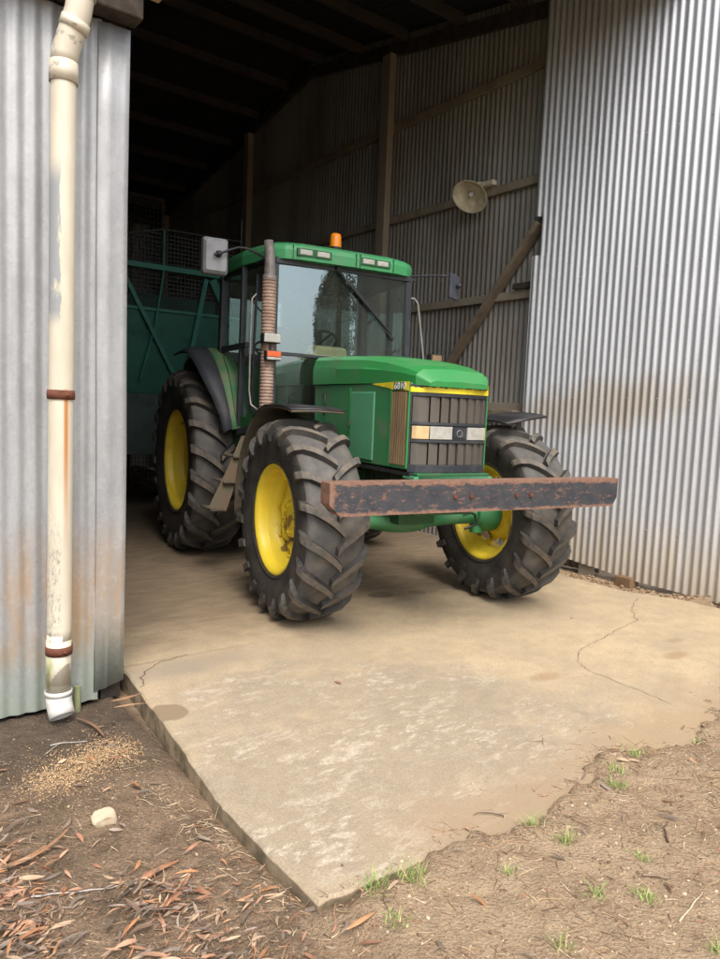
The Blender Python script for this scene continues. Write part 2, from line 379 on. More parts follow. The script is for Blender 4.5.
# ------------------------------------------------------------------ ground
def sst(x, a, b):
    t = max(0., min(1., (x - a) / (b - a))); return t * t * (3 - 2 * t)
def fbm(x, y, sc_, o=4, seed=0.):
    v = 0; amp = 1
    for i in range(o):
        v += amp * noise.noise(Vector((x * sc_ + seed, y * sc_ - seed, seed))); sc_ *= 2.1; amp *= .5
    return v
BND = [(1.0, 1.60), (1.18, 1.66), (1.40, 1.655), (1.66, 1.66), (1.74, 1.72), (1.84, 1.67), (2.04, 1.62), (2.25, 1.66), (2.5, 1.70), (2.72, 1.80), (2.84, 1.80),
       (3.09, 1.68), (3.25, 1.61), (3.47, 1.73), (3.69, 1.75), (4.2, 1.9), (5.0, 2.15), (5.6, 2.6), (6.1, 2.9), (9, 3)]
def bnd(a):
    if a <= BND[0][0]: return BND[0][1]
    for (a0, s0), (a1, s1) in zip(BND, BND[1:]):
        if a <= a1: return s0 + (s1 - s0) * (a - a0) / (a1 - a0)
    return BND[-1][1]
def ground_h(x, y):
    a, s = to_sh(x, y)
    n = fbm(x, y, 1.3, 3, 3.1) * .012 + fbm(x, y, 7, 3, 9.) * .006
    near = sst(math.hypot(x, y), 14, 5)
    n2 = fbm(x, y, 17, 3, 5.) * .0065 * near
    left = -.112 + .062 * sst(s, 3.35, 2.6) + .028 * sst(s, 2.2, 1.65)
    b = bnd(a) + fbm(x, y, 9, 3, 1.7) * .06
    rightz = -.09 + .112 * sst(b - s, -.10, .09)
    k = sst(a, 1.12, 1.26)
    h = left * (1 - k) + rightz * k
    if a > 5.6 and s > b + .1:
        return -.11 + .115 * sst(s, 3.5, 2.7) * sst(a, 5.75, 5.98) + .05 * sst(a, 5.75, 6.1) + fbm(x, y, 9, 3, 1.) * .012
    if a > 1.25 and s > b + .1: return h - .03
    if a <= 1.3 and s > 3.8: return h - .1
    return h + n + n2
def axis(lo, hi, step, far):
    c = []; v = lo
    while v < hi: c.append(v); v += step
    st = step; v = hi
    while v < far: c.append(v); st *= 1.35; v += st
    st = step; v = lo
    out = []
    while v > -far: st *= 1.35; v -= st; out.append(v)
    return out[::-1] + c
xs = axis(-2.4, 4.8, .022, 1500); ys = axis(.9, 5.2, .022, 1500)
gb = MB(); nx, ny = len(xs), len(ys)
gv = [(x, y, ground_h(x, y)) for y in ys for x in xs]
gb.add(gv, [(j * nx + i, j * nx + i + 1, (j + 1) * nx + i + 1, (j + 1) * nx + i) for j in range(ny - 1) for i in range(nx - 1)], smooth=True)
def mat_ground():
    m, nt, b = new_mat('soil'); v = coords(nt); s = sep(nt, v)
    ca, sa = math.cos(TH), math.sin(TH)
    a = mth(nt, 'ADD', mth(nt, 'MULTIPLY', s[0], ca), mth(nt, 'MULTIPLY', s[1], sa))
    d = mth(nt, 'ADD', mth(nt, 'MULTIPLY', s[0], -sa), mth(nt, 'MULTIPLY', s[1], ca))
    big = noise_fac(nt, v, 2.2, .3, .7, 6); med = noise_fac(nt, v, 9, .3, .7, 8, .7); fine = noise_fac(nt, v, 90, .35, .7, 4)
    tan = mixc(nt, noise_fac(nt, v, 5, .36, .64, 10, .75), (.50, .365, .235), (.29, .195, .12)); tan = mixc(nt, mth(nt, 'MULTIPLY', fine, .6), tan, (.50, .38, .25))
    brn = mixc(nt, noise_fac(nt, v, 4, .36, .64, 10, .75), (.16, .112, .072), (.43, .30, .195)); brn = mixc(nt, mth(nt, 'MULTIPLY', fine, .4), brn, (.055, .042, .034))
    gry = mixc(nt, med, (.085, .065, .048), (.19, .14, .10)); gry = mixc(nt, mth(nt, 'MULTIPLY', fine, .4), gry, (.045, .036, .028))
    f1 = smooth(nt, mth(nt, 'ADD', a, mth(nt, 'MULTIPLY', big, -.5)), .75, 1.25)
    wall = smooth(nt, mth(nt, 'ADD', d, mth(nt, 'MULTIPLY', med, .5)), 2.7, 3.6)
    c = mixc(nt, f1, brn, tan)
    c = mixc(nt, mth(nt, 'MULTIPLY', wall, mth(nt, 'SUBTRACT', 1, smooth(nt, a, 1.2, 1.4))), c, gry)
    c = mixc(nt, mth(nt, 'MULTIPLY', noise_fac(nt, v, 1.0, .55, .7, 5), .35), c, (.22, .15, .09))
    nt.links.new(c, b.inputs['Base Color']); b.inputs['Roughness'].default_value = .95; b.inputs['Specular IOR Level'].default_value = .15
    hsum = mth(nt, 'ADD', med, mth(nt, 'MULTIPLY', fine, .5)); bump(nt, b, hsum, 1.0, .016)
    return m
M['soil'] = mat_ground()
g = gb.build('ground', 'soil', fix=False); tag(g, kind='structure')

# concrete slab: apron + shed floor
def mat_concrete():
    m, nt, b = new_mat('concrete'); tc = N(nt, 'ShaderNodeTexCoord'); v = tc.outputs['Object']; s = sep(nt, v)
    med = noise_fac(nt, v, 3, .3, .7, 8, .65); big = noise_fac(nt, v, .9, .35, .65, 5); fine = noise_fac(nt, v, 160, .3, .7, 3)
    def rotv(ang, sc3):
        mp = N(nt, 'ShaderNodeMapping'); mp.inputs['Rotation'].default_value = (0, 0, ang); mp.inputs['Scale'].default_value = sc3; nt.links.new(v, mp.inputs[0]); return mp.outputs[0]
    c = mixc(nt, noise_fac(nt, v, 1.3, .38, .62, 12, .7), (.56, .43, .265), (.42, .33, .215))
    c = mixc(nt, mth(nt, 'MULTIPLY', noise_fac(nt, v, 5, .46, .66, 14, .78), .55), c, (.31, .245, .165))
    dx = mth(nt, 'DIVIDE', mth(nt, 'SUBTRACT', s[0], 2.0), 1.15); dy = mth(nt, 'DIVIDE', mth(nt, 'SUBTRACT', s[1], 2.4), 1.1)
    d = mth(nt, 'ADD', mth(nt, 'MULTIPLY', dx, dx), mth(nt, 'MULTIPLY', dy, dy))
    d = mth(nt, 'ADD', d, mth(nt, 'MULTIPLY', mth(nt, 'SUBTRACT', noise_fac(nt, v, 1.7, .25, .75, 14, .75), .5), 2.6))
    gp = mth(nt, 'SUBTRACT', 1, smooth(nt, d, .3, 1.5))
    c = mixc(nt, mth(nt, 'MULTIPLY', gp, .80), c, mixc(nt, noise_fac(nt, v, 9, .35, .65, 14, .8), (.25, .21, .155), (.37, .305, .22)))
    # scraped pale laitance: short strokes in several directions, broken by grain
    grain = noise_fac(nt, v, 60, .38, .56, 8, .85)
    ws = mth(nt, 'ADD', mth(nt, 'SUBTRACT', 1, smooth(nt, d, .3, 1.5)), .06, clamp=True)
    st = None
    for ang, th_, sc_ in ((.35, (2.6, 7, 1), 2.2), (-.85, (3, 6.5, 1), 2.5), (1.45, (2.8, 6, 1), 2.0)):
        q_ = noise_fac(nt, rotv(ang, th_), sc_, .545, .60, 14, .74, .35); st = q_ if st is None else mth(nt, 'MAXIMUM', st, q_)
    st = mth(nt, 'MULTIPLY', mth(nt, 'MULTIPLY', st, grain), mth(nt, 'MULTIPLY', ws, noise_fac(nt, v, 2.3, .40, .58, 6)))
    c = mixc(nt, mth(nt, 'MULTIPLY', st, .7), c, (.70, .62, .50))
    c = mixc(nt, mth(nt, 'MULTIPLY', noise_fac(nt, v, 14, .56, .66, 14, .85), .30), c, (.64, .54, .40))
    c = mixc(nt, mth(nt, 'MULTIPLY', noise_fac(nt, v, 75, .50, .62, 6, .8), .38), c, (.17, .135, .095))
    c = mixc(nt, mth(nt, 'MULTIPLY', noise_fac(nt, v, 110, .54, .64, 4, .8), .35), c, (.70, .60, .46))
    # oil stains, and the shade under the tractor painted in as one broad patch
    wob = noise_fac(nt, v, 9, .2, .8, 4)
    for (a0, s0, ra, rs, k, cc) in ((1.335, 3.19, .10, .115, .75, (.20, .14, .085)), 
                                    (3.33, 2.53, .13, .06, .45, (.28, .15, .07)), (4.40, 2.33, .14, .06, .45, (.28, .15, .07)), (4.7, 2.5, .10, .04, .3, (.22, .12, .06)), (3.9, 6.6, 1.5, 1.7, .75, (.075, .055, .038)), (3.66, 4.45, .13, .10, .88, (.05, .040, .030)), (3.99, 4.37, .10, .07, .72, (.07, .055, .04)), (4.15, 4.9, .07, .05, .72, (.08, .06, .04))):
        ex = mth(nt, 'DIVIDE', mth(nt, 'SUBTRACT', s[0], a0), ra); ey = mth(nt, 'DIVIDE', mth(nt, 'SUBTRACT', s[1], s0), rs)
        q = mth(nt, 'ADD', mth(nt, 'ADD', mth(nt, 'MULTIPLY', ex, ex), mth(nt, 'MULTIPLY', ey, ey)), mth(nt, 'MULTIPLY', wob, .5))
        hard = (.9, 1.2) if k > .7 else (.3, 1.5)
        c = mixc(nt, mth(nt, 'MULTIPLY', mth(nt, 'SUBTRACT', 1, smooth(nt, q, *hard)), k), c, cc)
    # dirt trampled on to the shed floor, plus the indoor light falloff painted in
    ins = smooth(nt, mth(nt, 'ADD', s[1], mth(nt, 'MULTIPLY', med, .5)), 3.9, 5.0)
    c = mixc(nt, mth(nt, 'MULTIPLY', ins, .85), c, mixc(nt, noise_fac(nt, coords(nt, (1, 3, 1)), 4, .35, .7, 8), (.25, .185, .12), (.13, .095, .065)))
    # soil blown on to the front edge of the apron
    de = mth(nt, 'SUBTRACT', 1, smooth(nt, mth(nt, 'ADD', s[1], mth(nt, 'ADD', mth(nt, 'MULTIPLY', noise_fac(nt, v, 3, .2, .8, 10, .75), -.55), mth(nt, 'MULTIPLY', s[0], -.035))), 1.32, 1.72))
    c = mixc(nt, mth(nt, 'MULTIPLY', mth(nt, 'MULTIPLY', de, smooth(nt, s[0], 1.3, 1.9)), .75), c, (.36, .255, .155))
    # the joint between apron and floor
    j = mth(nt, 'ABSOLUTE', mth(nt, 'SUBTRACT', s[1], mth(nt, 'ADD', 3.86, mth(nt, 'MULTIPLY', noise_fac(nt, v, 3, 0, 1, 5), .06))))
    jf = mth(nt, 'SUBTRACT', 1, smooth(nt, j, .004, .022))
    c = mixc(nt, mth(nt, 'MULTIPLY', mth(nt, 'MULTIPLY', jf, mth(nt, 'SUBTRACT', 1, smooth(nt, s[0], 1.6, 2.6))), .35), c, (.16, .12, .08))
    jw = mth(nt, 'MULTIPLY', mth(nt, 'SUBTRACT', 1, smooth(nt, mth(nt, 'ABSOLUTE', mth(nt, 'SUBTRACT', s[1], 3.72)), .03, .22)), mth(nt, 'SUBTRACT', 1, smooth(nt, s[0], 1.6, 2.4)))
    c = mixc(nt, mth(nt, 'MULTIPLY', jw, .6), c, (.25, .22, .18))
    side = mth(nt, 'SUBTRACT', 1, smooth(nt, s[2], -.02, -.004))
    c = mixc(nt, side, c, mixc(nt, noise_fac(nt, v, 9, .4, .6), (.12, .095, .055), (.30, .23, .15)))
    c = mixc(nt, mth(nt, 'MULTIPLY', fine, .34), c, (.17, .13, .09))
    nt.links.new(c, b.inputs['Base Color']); b.inputs['Roughness'].default_value = .88; b.inputs['Specular IOR Level'].default_value = .25
    bump(nt, b, mth(nt, 'ADD', mth(nt, 'MULTIPLY', fine, .4), med), .35, .006); return m
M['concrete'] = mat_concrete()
edge = []
def jag(p, q, n, amp):
    for i in range(n):
        t = i / n; x = p[0] + (q[0] - p[0]) * t; y = p[1] + (q[1] - p[1]) * t
        k = 0 if i == 0 else amp
        edge.append((x + fbm(x, y, 6, 3, 2.) * k, y + fbm(x, y, 6, 3, 8.) * k))
jag((1.18, 1.665), (1.62, 1.655), 24, .012)
jag((1.62, 1.655), (2.3, 1.30), 20, .01)
jag((2.3, 1.30), (5.92, 1.30), 60, .012)
jag((5.92, 1.30), (5.86, 3.1), 50, .02)
jag((5.86, 3.1), (5.68, 3.5), 14, .02)
jag((5.68, 3.5), (5.72, 4.3), 24, .02)
jag((5.72, 4.3), (5.95, 4.9), 16, .02)
jag((5.95, 4.9), (6.09, 4.95), 3, 0)
edge += [(6.09, 17), (-9, 17), (-9, 3.95), (1.345, 3.95)]
jag((1.345, 3.90), (1.315, 3.5), 14, .012)
jag((1.315, 3.5), (1.18, 2.3), 50, .012)
jag((1.18, 2.3), (1.18, 1.665), 24, .010)
slab = MB(); n_ = len(edge)
def inset(k, d):
    p = Vector(edge[k]); a = Vector(edge[k - 1]); c = Vector(edge[(k + 1) % n_]); t = (c - a).normalized()
    return (p.x - t.y * d, p.y + t.x * d)
top = [inset(k, .010) for k in range(n_)]
slab.add([(x, y, 0) for x, y in top], [tuple(range(n_))])
vs = [(x, y, 0) for x, y in top] + [(x, y, -.010) for x, y in edge] + [(x, y, -.3) for x, y in edge]
slab.add(vs, [(k + l * n_, (k + 1) % n_ + l * n_, (k + 1) % n_ + (l + 1) * n_, k + (l + 1) * n_) for l in (0, 1) for k in range(n_)])
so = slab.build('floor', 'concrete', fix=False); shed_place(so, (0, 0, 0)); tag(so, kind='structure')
ck = MB()
def crack(pts, w0):
    P = []
    for (p, q) in zip(pts, pts[1:]):
        for i in range(8):
            t = i / 8; P.append((p[0] + (q[0] - p[0]) * t + random.uniform(-.012, .012), p[1] + (q[1] - p[1]) * t + random.uniform(-.012, .012)))
    P.append(pts[-1]); vs = []
    for i, p in enumerate(P):
        w_ = w0 * random.uniform(.35, 1.2) * (1 - .6 * i / len(P))
        q = Vector(P[min(i + 1, len(P) - 1)]) - Vector(P[max(i - 1, 0)]); q.normalize()
        vs += [(p[0] - q.y * w_, p[1] + q.x * w_, .0015), (p[0] + q.y * w_, p[1] - q.x * w_, .0015)]
    ck.add(vs, [(2 * i, 2 * i + 1, 2 * i + 3, 2 * i + 2) for i in range(len(P) - 1)])
crack([(5.55, 3.32), (5.12, 3.1), (4.92, 2.93), (4.45, 2.83), (4.24, 2.78), (3.93, 2.72), (3.72, 2.58), (3.64, 2.44), (3.64, 2.11), (3.60, 1.9)], .0035)
crack([(1.34, 3.55), (1.42, 3.75), (1.55, 3.86), (1.75, 3.90)], .005)
co = ck.build('crack', flat('crack_shadow', (.13, .085, .05), .95), so)

# ------------------------------------------------------------------ shed
def zroof(s): return 6.72 - .19 * abs(s - 9.8)
def corr(mb, p0, p1, ztop, zbot, pitch=.076, amp=.009, seg=8, wob=.0, ph=0, rag=0):
    """vertical corrugated sheet from p0 to p1 in plan; ztop / zbot functions of distance or numbers"""
    p0 = Vector(p0); p1 = Vector(p1); L = (p1 - p0).length; d = (p1 - p0) / L; nrm = Vector((-d.y, d.x))
    n = int(L / pitch * seg); ft = ztop if callable(ztop) else (lambda t: ztop); fb = zbot if callable(zbot) else (lambda t: zbot)
    rows = 7; vs = []
    for j in range(rows):
        for i in range(n + 1):
            t = L * i / n; q = p0 + d * t + nrm * (math.sin(2 * PI * t / pitch + ph) * amp)
            zz = fb(t) + (ft(t) - fb(t)) * j / (rows - 1)
            wo = noise.noise(Vector((t * 1.1, zz * .5, 3))) * wob
            q2 = q + nrm * wo
            vs.append((q2.x, q2.y, zz))
    mb.add(vs, [(j * (n + 1) + i, j * (n + 1) + i + 1, (j + 1) * (n + 1) + i + 1, (j + 1) * (n + 1) + i) for j in range(rows - 1) for i in range(n)], smooth=True)
    return mb

B = (6.3, 8.0, 0)
shed = empty('farm_shed', SH(*B), TH, 'tall dark machinery shed with timber posts, rails and dusty corrugated iron walls round the tractor', 'shed')
def part(mb, name, mats, **kw): return mb.build(name, mats, shed, base=B, **kw)
mb = corr(MB(), (6.30, 4.2), (6.30, 16.5), lambda t: zroof(4.2 + t) + .11, -.05, amp=.009, wob=.006)
part(mb, 'gable_wall', 'galv_old')
mb = corr(MB(), (-8.5, 16.4), (6.3, 16.4), zroof(16.4) + .12, -.05, seg=4); part(mb, 'back_wall', 'galv_old')
mb = corr(MB(), (-8.5, 3.8), (-8.5, 16.4), lambda t: zroof(3.8 + t) + .11, -.05, seg=4); part(mb, 'side_wall', 'galv_old')
mb = corr(MB(), (-8.5, 3.86), (1.27, 3.86), 5.56, -.05, seg=4); part(mb, 'front_wall', 'galv_old')
# roof sheets (corrugation runs down the slope)
mb = MB()
for (s0, s1) in ((3.5, 9.8), (9.8, 16.6)):
    n = int(15.4 / .152 * 4); vs = []
    for i in range(n + 1):
        a = -8.6 + 15.4 * i / n; dz = math.sin(2 * PI * i / 4 * 1.0) * .012
        vs += [(a, s0, zroof(s0) + dz + .1), (a, s1, zroof(s1) + dz + .1)]
    mb.add(vs, [(2 * i, 2 * i + 1, 2 * i + 3, 2 * i + 2) for i in range(n)])
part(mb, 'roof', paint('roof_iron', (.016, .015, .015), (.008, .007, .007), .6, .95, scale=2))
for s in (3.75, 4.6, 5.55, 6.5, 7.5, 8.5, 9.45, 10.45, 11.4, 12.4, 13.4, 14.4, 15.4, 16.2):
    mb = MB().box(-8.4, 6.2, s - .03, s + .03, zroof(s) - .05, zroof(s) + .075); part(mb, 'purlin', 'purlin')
for a in (6.215, 2.2, -1.8, -5.6):
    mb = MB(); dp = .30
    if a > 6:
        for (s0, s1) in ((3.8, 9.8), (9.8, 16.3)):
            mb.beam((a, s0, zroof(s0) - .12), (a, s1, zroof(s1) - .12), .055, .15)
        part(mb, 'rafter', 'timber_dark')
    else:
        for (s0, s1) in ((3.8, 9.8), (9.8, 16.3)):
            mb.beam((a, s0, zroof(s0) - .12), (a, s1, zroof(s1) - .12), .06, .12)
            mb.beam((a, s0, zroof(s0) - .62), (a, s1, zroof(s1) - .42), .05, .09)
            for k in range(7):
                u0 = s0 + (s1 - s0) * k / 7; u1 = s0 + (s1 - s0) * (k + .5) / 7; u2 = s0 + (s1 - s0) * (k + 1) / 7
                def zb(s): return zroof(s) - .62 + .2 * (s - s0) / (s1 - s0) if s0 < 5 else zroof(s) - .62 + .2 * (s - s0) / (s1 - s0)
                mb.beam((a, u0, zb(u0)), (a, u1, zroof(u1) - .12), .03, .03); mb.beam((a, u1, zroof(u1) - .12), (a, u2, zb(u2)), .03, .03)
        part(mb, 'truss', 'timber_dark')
for s in (4.27, 7.78, 11.62, 15.3):
    mb = MB().box(6.10 if s > 5 else 6.16, 6.205, s - .085, s + .085, -.1, zroof(s) - .2); part(mb, 'post', 'timber', bev=.006)
mb = MB().box(-.0, .14, 15.2, 15.34, -.1, zroof(15.3) - .1); part(mb, 'post', 'timber')
zs = [1.60, 2.83, 4.03, 5.22]
for z in zs:
    mb = MB(); mb.box(6.225, 6.275, 4.3, 16.2, z - .045, z + .045)
    part(mb, 'girt', 'timber' if z != 2.83 else 'timber', bev=.004)
mb = MB().beam((6.19, 5.14, 3.54), (6.19, 6.45, 2.05), .05, .13, (1, 0, 0)); part(mb, 'brace', 'timber_brown', bev=.004)
mb = MB().box(6.18, 6.24, 5.0, 5.47, 2.885, 2.945); part(mb, 'cleat', 'timber_dark')
mb = MB().box(6.05, 6.2, 5.25, 7.0, 1.50, 1.56); part(mb, 'ledge', 'timber_brown', bev=.004)
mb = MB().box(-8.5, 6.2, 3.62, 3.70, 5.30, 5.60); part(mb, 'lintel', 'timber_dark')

# right galvanised lining wall
gw = empty('corrugated_wall', SH(6.13, 0, 0), TH, 'shiny silver corrugated iron wall right of the tractor, brown dust patch half way up', 'wall')
Bg = (6.13, 0, 0)
def zbot(t0): return lambda t: .055 * ((t0 - t) - 3.7) * (1.6 if (t0 - t) > 3.7 else .6) + .0
PH = lambda s0: -2 * PI * (s0 + 1.2) / .076      # keeps the waves of neighbouring sheets in step
for k, (s0, s1) in enumerate(((5.075, 4.395), (4.43, 3.62), (3.66, 2.85), (2.89, 2.58))):
    mb = corr(MB(), (6.13 - .004 * (k % 2), s0), (6.13 - .004 * (k % 2) - .002, s1), 6.2, zbot(s0), amp=.0095, wob=.011, ph=PH(s0))
    mb.build('lining_sheet', 'galv', gw, base=Bg)
mb = corr(MB(), (6.127, 5.165), (6.127, 4.90), 6.2, 3.59, amp=.0095, wob=.010, ph=PH(5.165))
mb.build('upper_offcut', 'galv', gw, base=Bg)
mb = corr(MB(), (6.124, 5.175), (6.124, 4.90), 3.19, lambda t: zbot(5.175)(t), amp=.0095, wob=.010, ph=PH(5.175))
mb.build('lower_offcut', 'galv', gw, base=Bg)
mb = MB()
for z in (.5, 1.7, 2.9, 4.1, 5.3):
    for s in [x * .304 + 2.7 for x in range(8)]:
        mb.lathe([(0, -.010), (.006, -.009), (.008, -.003), (.008, 0)], 8, 'x', (6.105, s, z + random.uniform(-.01, .01)))
mb.build('nail_heads', 'steel', gw, base=Bg)
mb = MB()
mb.box(6.16, 6.30, 2.60, 2.74, -.2, 6.1)
mb.build('frame', 'timber', gw, base=Bg)
# outer cladding that closes the cavity behind the lining
mb = corr(MB(), (6.32, 4.2), (6.32, 2.58), 6.2, .12, seg=4); mb.build('outer_cladding', 'galv_old', gw, base=Bg)
mb = corr(MB(), (6.15, 2.60), (6.15, -1.3), 6.2, -.02, amp=.009); mb.build('unseen_dark_sheet', 'galv_dull', gw, base=Bg)  # unseen wall run, made dark to tone down its windscreen reflection
mb = MB(); mb.box(6.18, 6.30, -1.3, -1.16, -.2, 6.1); mb.build('frame', 'timber', gw, base=Bg)

st = MB().box(6.06, 6.20, 3.70, 3.87, -.25, .03)
o = st.build('timber_stump', 'stump', base=(6.13, 3.78, -.1), bev=.012); shed_place(o, (6.13, 3.78, -.1))
tag(o, 'short brown timber stump in the dark gap under the silver wall', 'stump')
# rubble in the gap
rb = MB()
def pebble(mb, x, y, z, r, colr=None, fl=.6):
    n1, n2 = 5, 3; vs = [(x, y, z - r * fl)]
    for j in range(1, n2):
        ph = PI * j / n2
        for i in range(n1):
            t = 2 * PI * i / n1 + j; k = r * random.uniform(.75, 1.2)
            vs.append((x + k * math.sin(ph) * math.cos(t), y + k * math.sin(ph) * math.sin(t), z - k * fl * math.cos(ph)))
    vs.append((x, y, z + r * fl)); e = len(vs) - 1
    fs = [(0, 1 + (i + 1) % n1, 1 + i) for i in range(n1)]
    for j in range(n2 - 2): fs += [(1 + j * n1 + i, 1 + j * n1 + (i + 1) % n1, 1 + (j + 1) * n1 + (i + 1) % n1, 1 + (j + 1) * n1 + i) for i in range(n1)]
    b0 = 1 + (n2 - 2) * n1; fs += [(b0 + i, b0 + (i + 1) % n1, e) for i in range(n1)]
    mb.add(vs, fs, 0, colr)

# left wall
BL = (1.30, 3.73, -.05)
lw = empty('corrugated_wall', SH(*BL), TH, 'weathered grey corrugated iron wall behind the cream downpipe, rust stained near the ground', 'wall')
mb = corr(MB(), (-3.0, 3.73), (1.165, 3.73), 3.31, -.085, amp=.0058, wob=.010, seg=10); mb.build('cladding', 'galv_left', lw, base=BL)
mb = MB(); prof = [(1.145, 3.722), (1.15, 3.714), (1.185, 3.712), (1.20, 3.705), (1.215, 3.712), (1.27, 3.712), (1.298, 3.714), (1.302, 3.73), (1.302, 3.86)]
rows = 9; vs = []
for j in range(rows):
    z = -.04 + 3.34 * j / (rows - 1)
    for k, (a, s) in enumerate(prof): vs.append((a + .004 * math.sin(z * 2), s + (noise.noise(Vector((a * 5, z * 1.3, 0))) * .010 if k < 7 else 0), z + (.04 * (a - 1.15) / .15 if j == 0 else 0)))
n = len(prof); mb.add(vs, [(j * n + k, j * n + k + 1, (j + 1) * n + k + 1, (j + 1) * n + k) for j in range(rows - 1) for k in range(n - 1)], smooth=True)
mb.build('flashing_strip', 'galv_left', lw, base=BL, solid=.002)
mb = MB().box(-3.0, 1.325, 3.60, 3.72, 3.315, 3.46); mb.build('fascia_beam', 'timber_dark', lw, base=BL, bev=.01)
mb = MB().box(1.20, 1.44, 3.64, 3.71, 3.475, 3.53); mb.build('batten', 'timber_pale', lw, base=BL, bev=.004)
mb = corr(MB(), (-3.0, 3.76), (1.25, 3.76), 5.5, 3.36, seg=4); mb.build('upper_cladding', 'galv_old', lw, base=BL)
mb = MB().box(1.19, 1.29, 3.745, 3.845, -.1, 5.4); mb.build('jamb_post', 'timber_dark', lw, base=BL)

# downpipe
BP = (.94, 3.62, -.1)
dp = empty('downpipe', SH(*BP), TH, 'cream plastic downpipe with rusty straps on the grey iron wall', 'downpipe')
P0 = Vector((.945, 3.628, -.02)); P1 = Vector((.962, 3.628, 2.985)); R = .055
n = 40; pts = [P0 + (P1 - P0) * i / n for i in range(n + 1)]
MB().tube(pts[4:], R, 32, cap=False).build('pipe', 'pvc', dp, base=BP, solid=.004)
mb = MB(); mb.tube([pts[4] + Vector((0, 0, .05)), pts[4], Vector((.944, 3.625, .08))], R * 1.0, 32, cap=False)
mb.tube([Vector((.945, 3.628, .30)), Vector((.944, 3.628, .04))], R * 1.03, 32, cap=False); mb.build('lower_pipe', 'pvc', dp, base=BP, solid=.004)
mb = MB().tube([Vector((.944, 3.627, .045)), Vector((.944, 3.626, .02))], R * 1.14, 32, cap=False)
mb.tube([Vector((.944, 3.627, .03)), Vector((.945, 3.620, -.015)), Vector((.948, 3.602, -.05)), Vector((.951, 3.582, -.078))], R * 1.07, 32, cap=False)
mb.build('outlet_bend', 'pvc_white', dp, base=BP, solid=.004)
mb = MB(); mb.tube([P1 + Vector((0, 0, -.06)), P1 + Vector((0, 0, .03))], R * 1.12, 32, cap=False)
mb.tube([P1 + Vector((0, 0, .02)), P1 + Vector((.004, -.004, .07)), P1 + Vector((.022, -.02, .14)), P1 + Vector((.05, -.05, .25)), P1 + Vector((.062, -.058, .34)), P1 + Vector((.064, -.06, .46))], R * 1.04, 32, cap=False)
mb.tube([P1 + Vector((.032, -.03, .175)), P1 + Vector((.043, -.043, .215))], R * 1.14, 32, cap=False)
mb.tube([P1 + Vector((.060, -.057, .31)), P1 + Vector((.064, -.06, .42))], R * 1.14, 32, cap=False)
mb.build('elbow', 'pvc', dp, base=BP, solid=.004)
for z in (1.50, .25):
    mb = MB(); c = P0 + (P1 - P0) * ((z + .02) / 3.0)
    mb.lathe([(R + .006, -.022), (R + .008, 0), (R + .006, .022)], 32, 'z', (c.x, c.y, z))
    mb.lathe([(0, -.012), (.007, -.010), (.007, 0)], 10, 'y', (c.x + .012, c.y - R - .004, z - .002)); mb.build('strap', 'rust', dp, base=BP, solid=.003)
o = MB().tube([(1.052, 3.685, -.22), (1.052, 3.685, .02)], .017, 14).build('pipe_stub', paint('mossy_pipe', (.26, .27, .14), (.12, .12, .05), .6, .7, scale=20), base=(1.052, 3.685, -.1))
shed_place(o, (1.052, 3.685, -.1)); tag(o, 'thin mossy pipe stub poking out of the soil beside the downpipe outlet', 'pipe')

# wall lamp
LP = Vector((6.0, 6.02, 3.95))
lp = empty('wall_lamp', SH(6.2, 6.0, 4.03), TH, 'round pale enamel shed lamp hanging off the wall rail above the tractor', 'lamp')
BLp = (6.2, 6.0, 4.03)
dirn = Vector((-.62, -.22, -.72)).normalized()   # where the open mouth faces (shed frame)
q = dirn.to_track_quat('Z', 'Y')
def rot(mb, org, qq):
    mb.v = [tuple(Vector(org) + qq @ Vector(v)) for v in mb.v]; return mb
mb = rot(MB().lathe([(.03, -.16), (.045, -.12), (.07, -.10), (.14, -.055), (.19, -.01), (.205, .0), (.208, .006), (.200, .004), (.135, -.048), (.065, -.088), (.0, -.092)], 40), LP, q)
mb.build('lamp_shade', 'enamel', lp, base=BLp)
mb = rot(MB().lathe([(0, .0), (.02, -.004), (.034, -.03), (.034, -.05), (.018, -.08), (.018, -.09)], 20), LP, q); mb.build('bulb', 'lamp_glass', lp, base=BLp)
mb = MB().tube([LP - dirn * .14, LP - dirn * .22, (6.12, 6.02, 4.13), (6.2, 5.95, 4.12)], .016, 10); mb.box(6.14, 6.215, 5.82, 6.04, 4.08, 4.13)
mb.build('bracket', 'enamel', lp, base=BLp)

# ------------------------------------------------------------------ green caged machine at the back
BM = (3.7, 9.3, 0)
gm = empty('harvest_trailer', SH(*BM), TH, 'old green machine with wire mesh cage in the dark behind the tractor', 'farm machine')
S_ = 9.2
def gp(mb, name, mats, **k): return mb.build(name, mats, gm, base=BM, **k)
gp(MB().box(1.2, 4.75, S_ + .02, S_ + .06, 1.60, 2.66), 'side_panel', 'machine_green')
gp(MB().box(1.2, 4.75, S_ + .03, S_ + 1.8, .80, 1.595), 'lower_body', 'machine_grey')
gp(MB().beam((1.2, S_ - .02, 3.20), (4.8, S_ - .02, 3.23), .05, .07), 'rail', 'machine_frame', bev=.004)
gp(MB().beam((1.2, S_ - .0, 2.67), (4.8, S_ - .0, 2.69), .04, .035), 'rail', 'machine_frame')
gp(MB().beam((3.10, S_ - .03, 3.18), (3.90, S_ - .03, 1.75), .03, .05), 'diagonal_strut', 'machine_frame')
gp(MB().tube([(3.68, S_ - .02, 3.70), (3.68, S_ - .02, 3.15), (3.58, S_ - .02, 2.5), (3.38, S_ - .02, 1.75)], .016, 8), 'corner_post', 'machine_frame')
gp(MB().beam((4.27, S_ - .03, 3.16), (4.02, S_ - .03, 1.9), .03, .06), 'diagonal_strut', 'machine_frame')
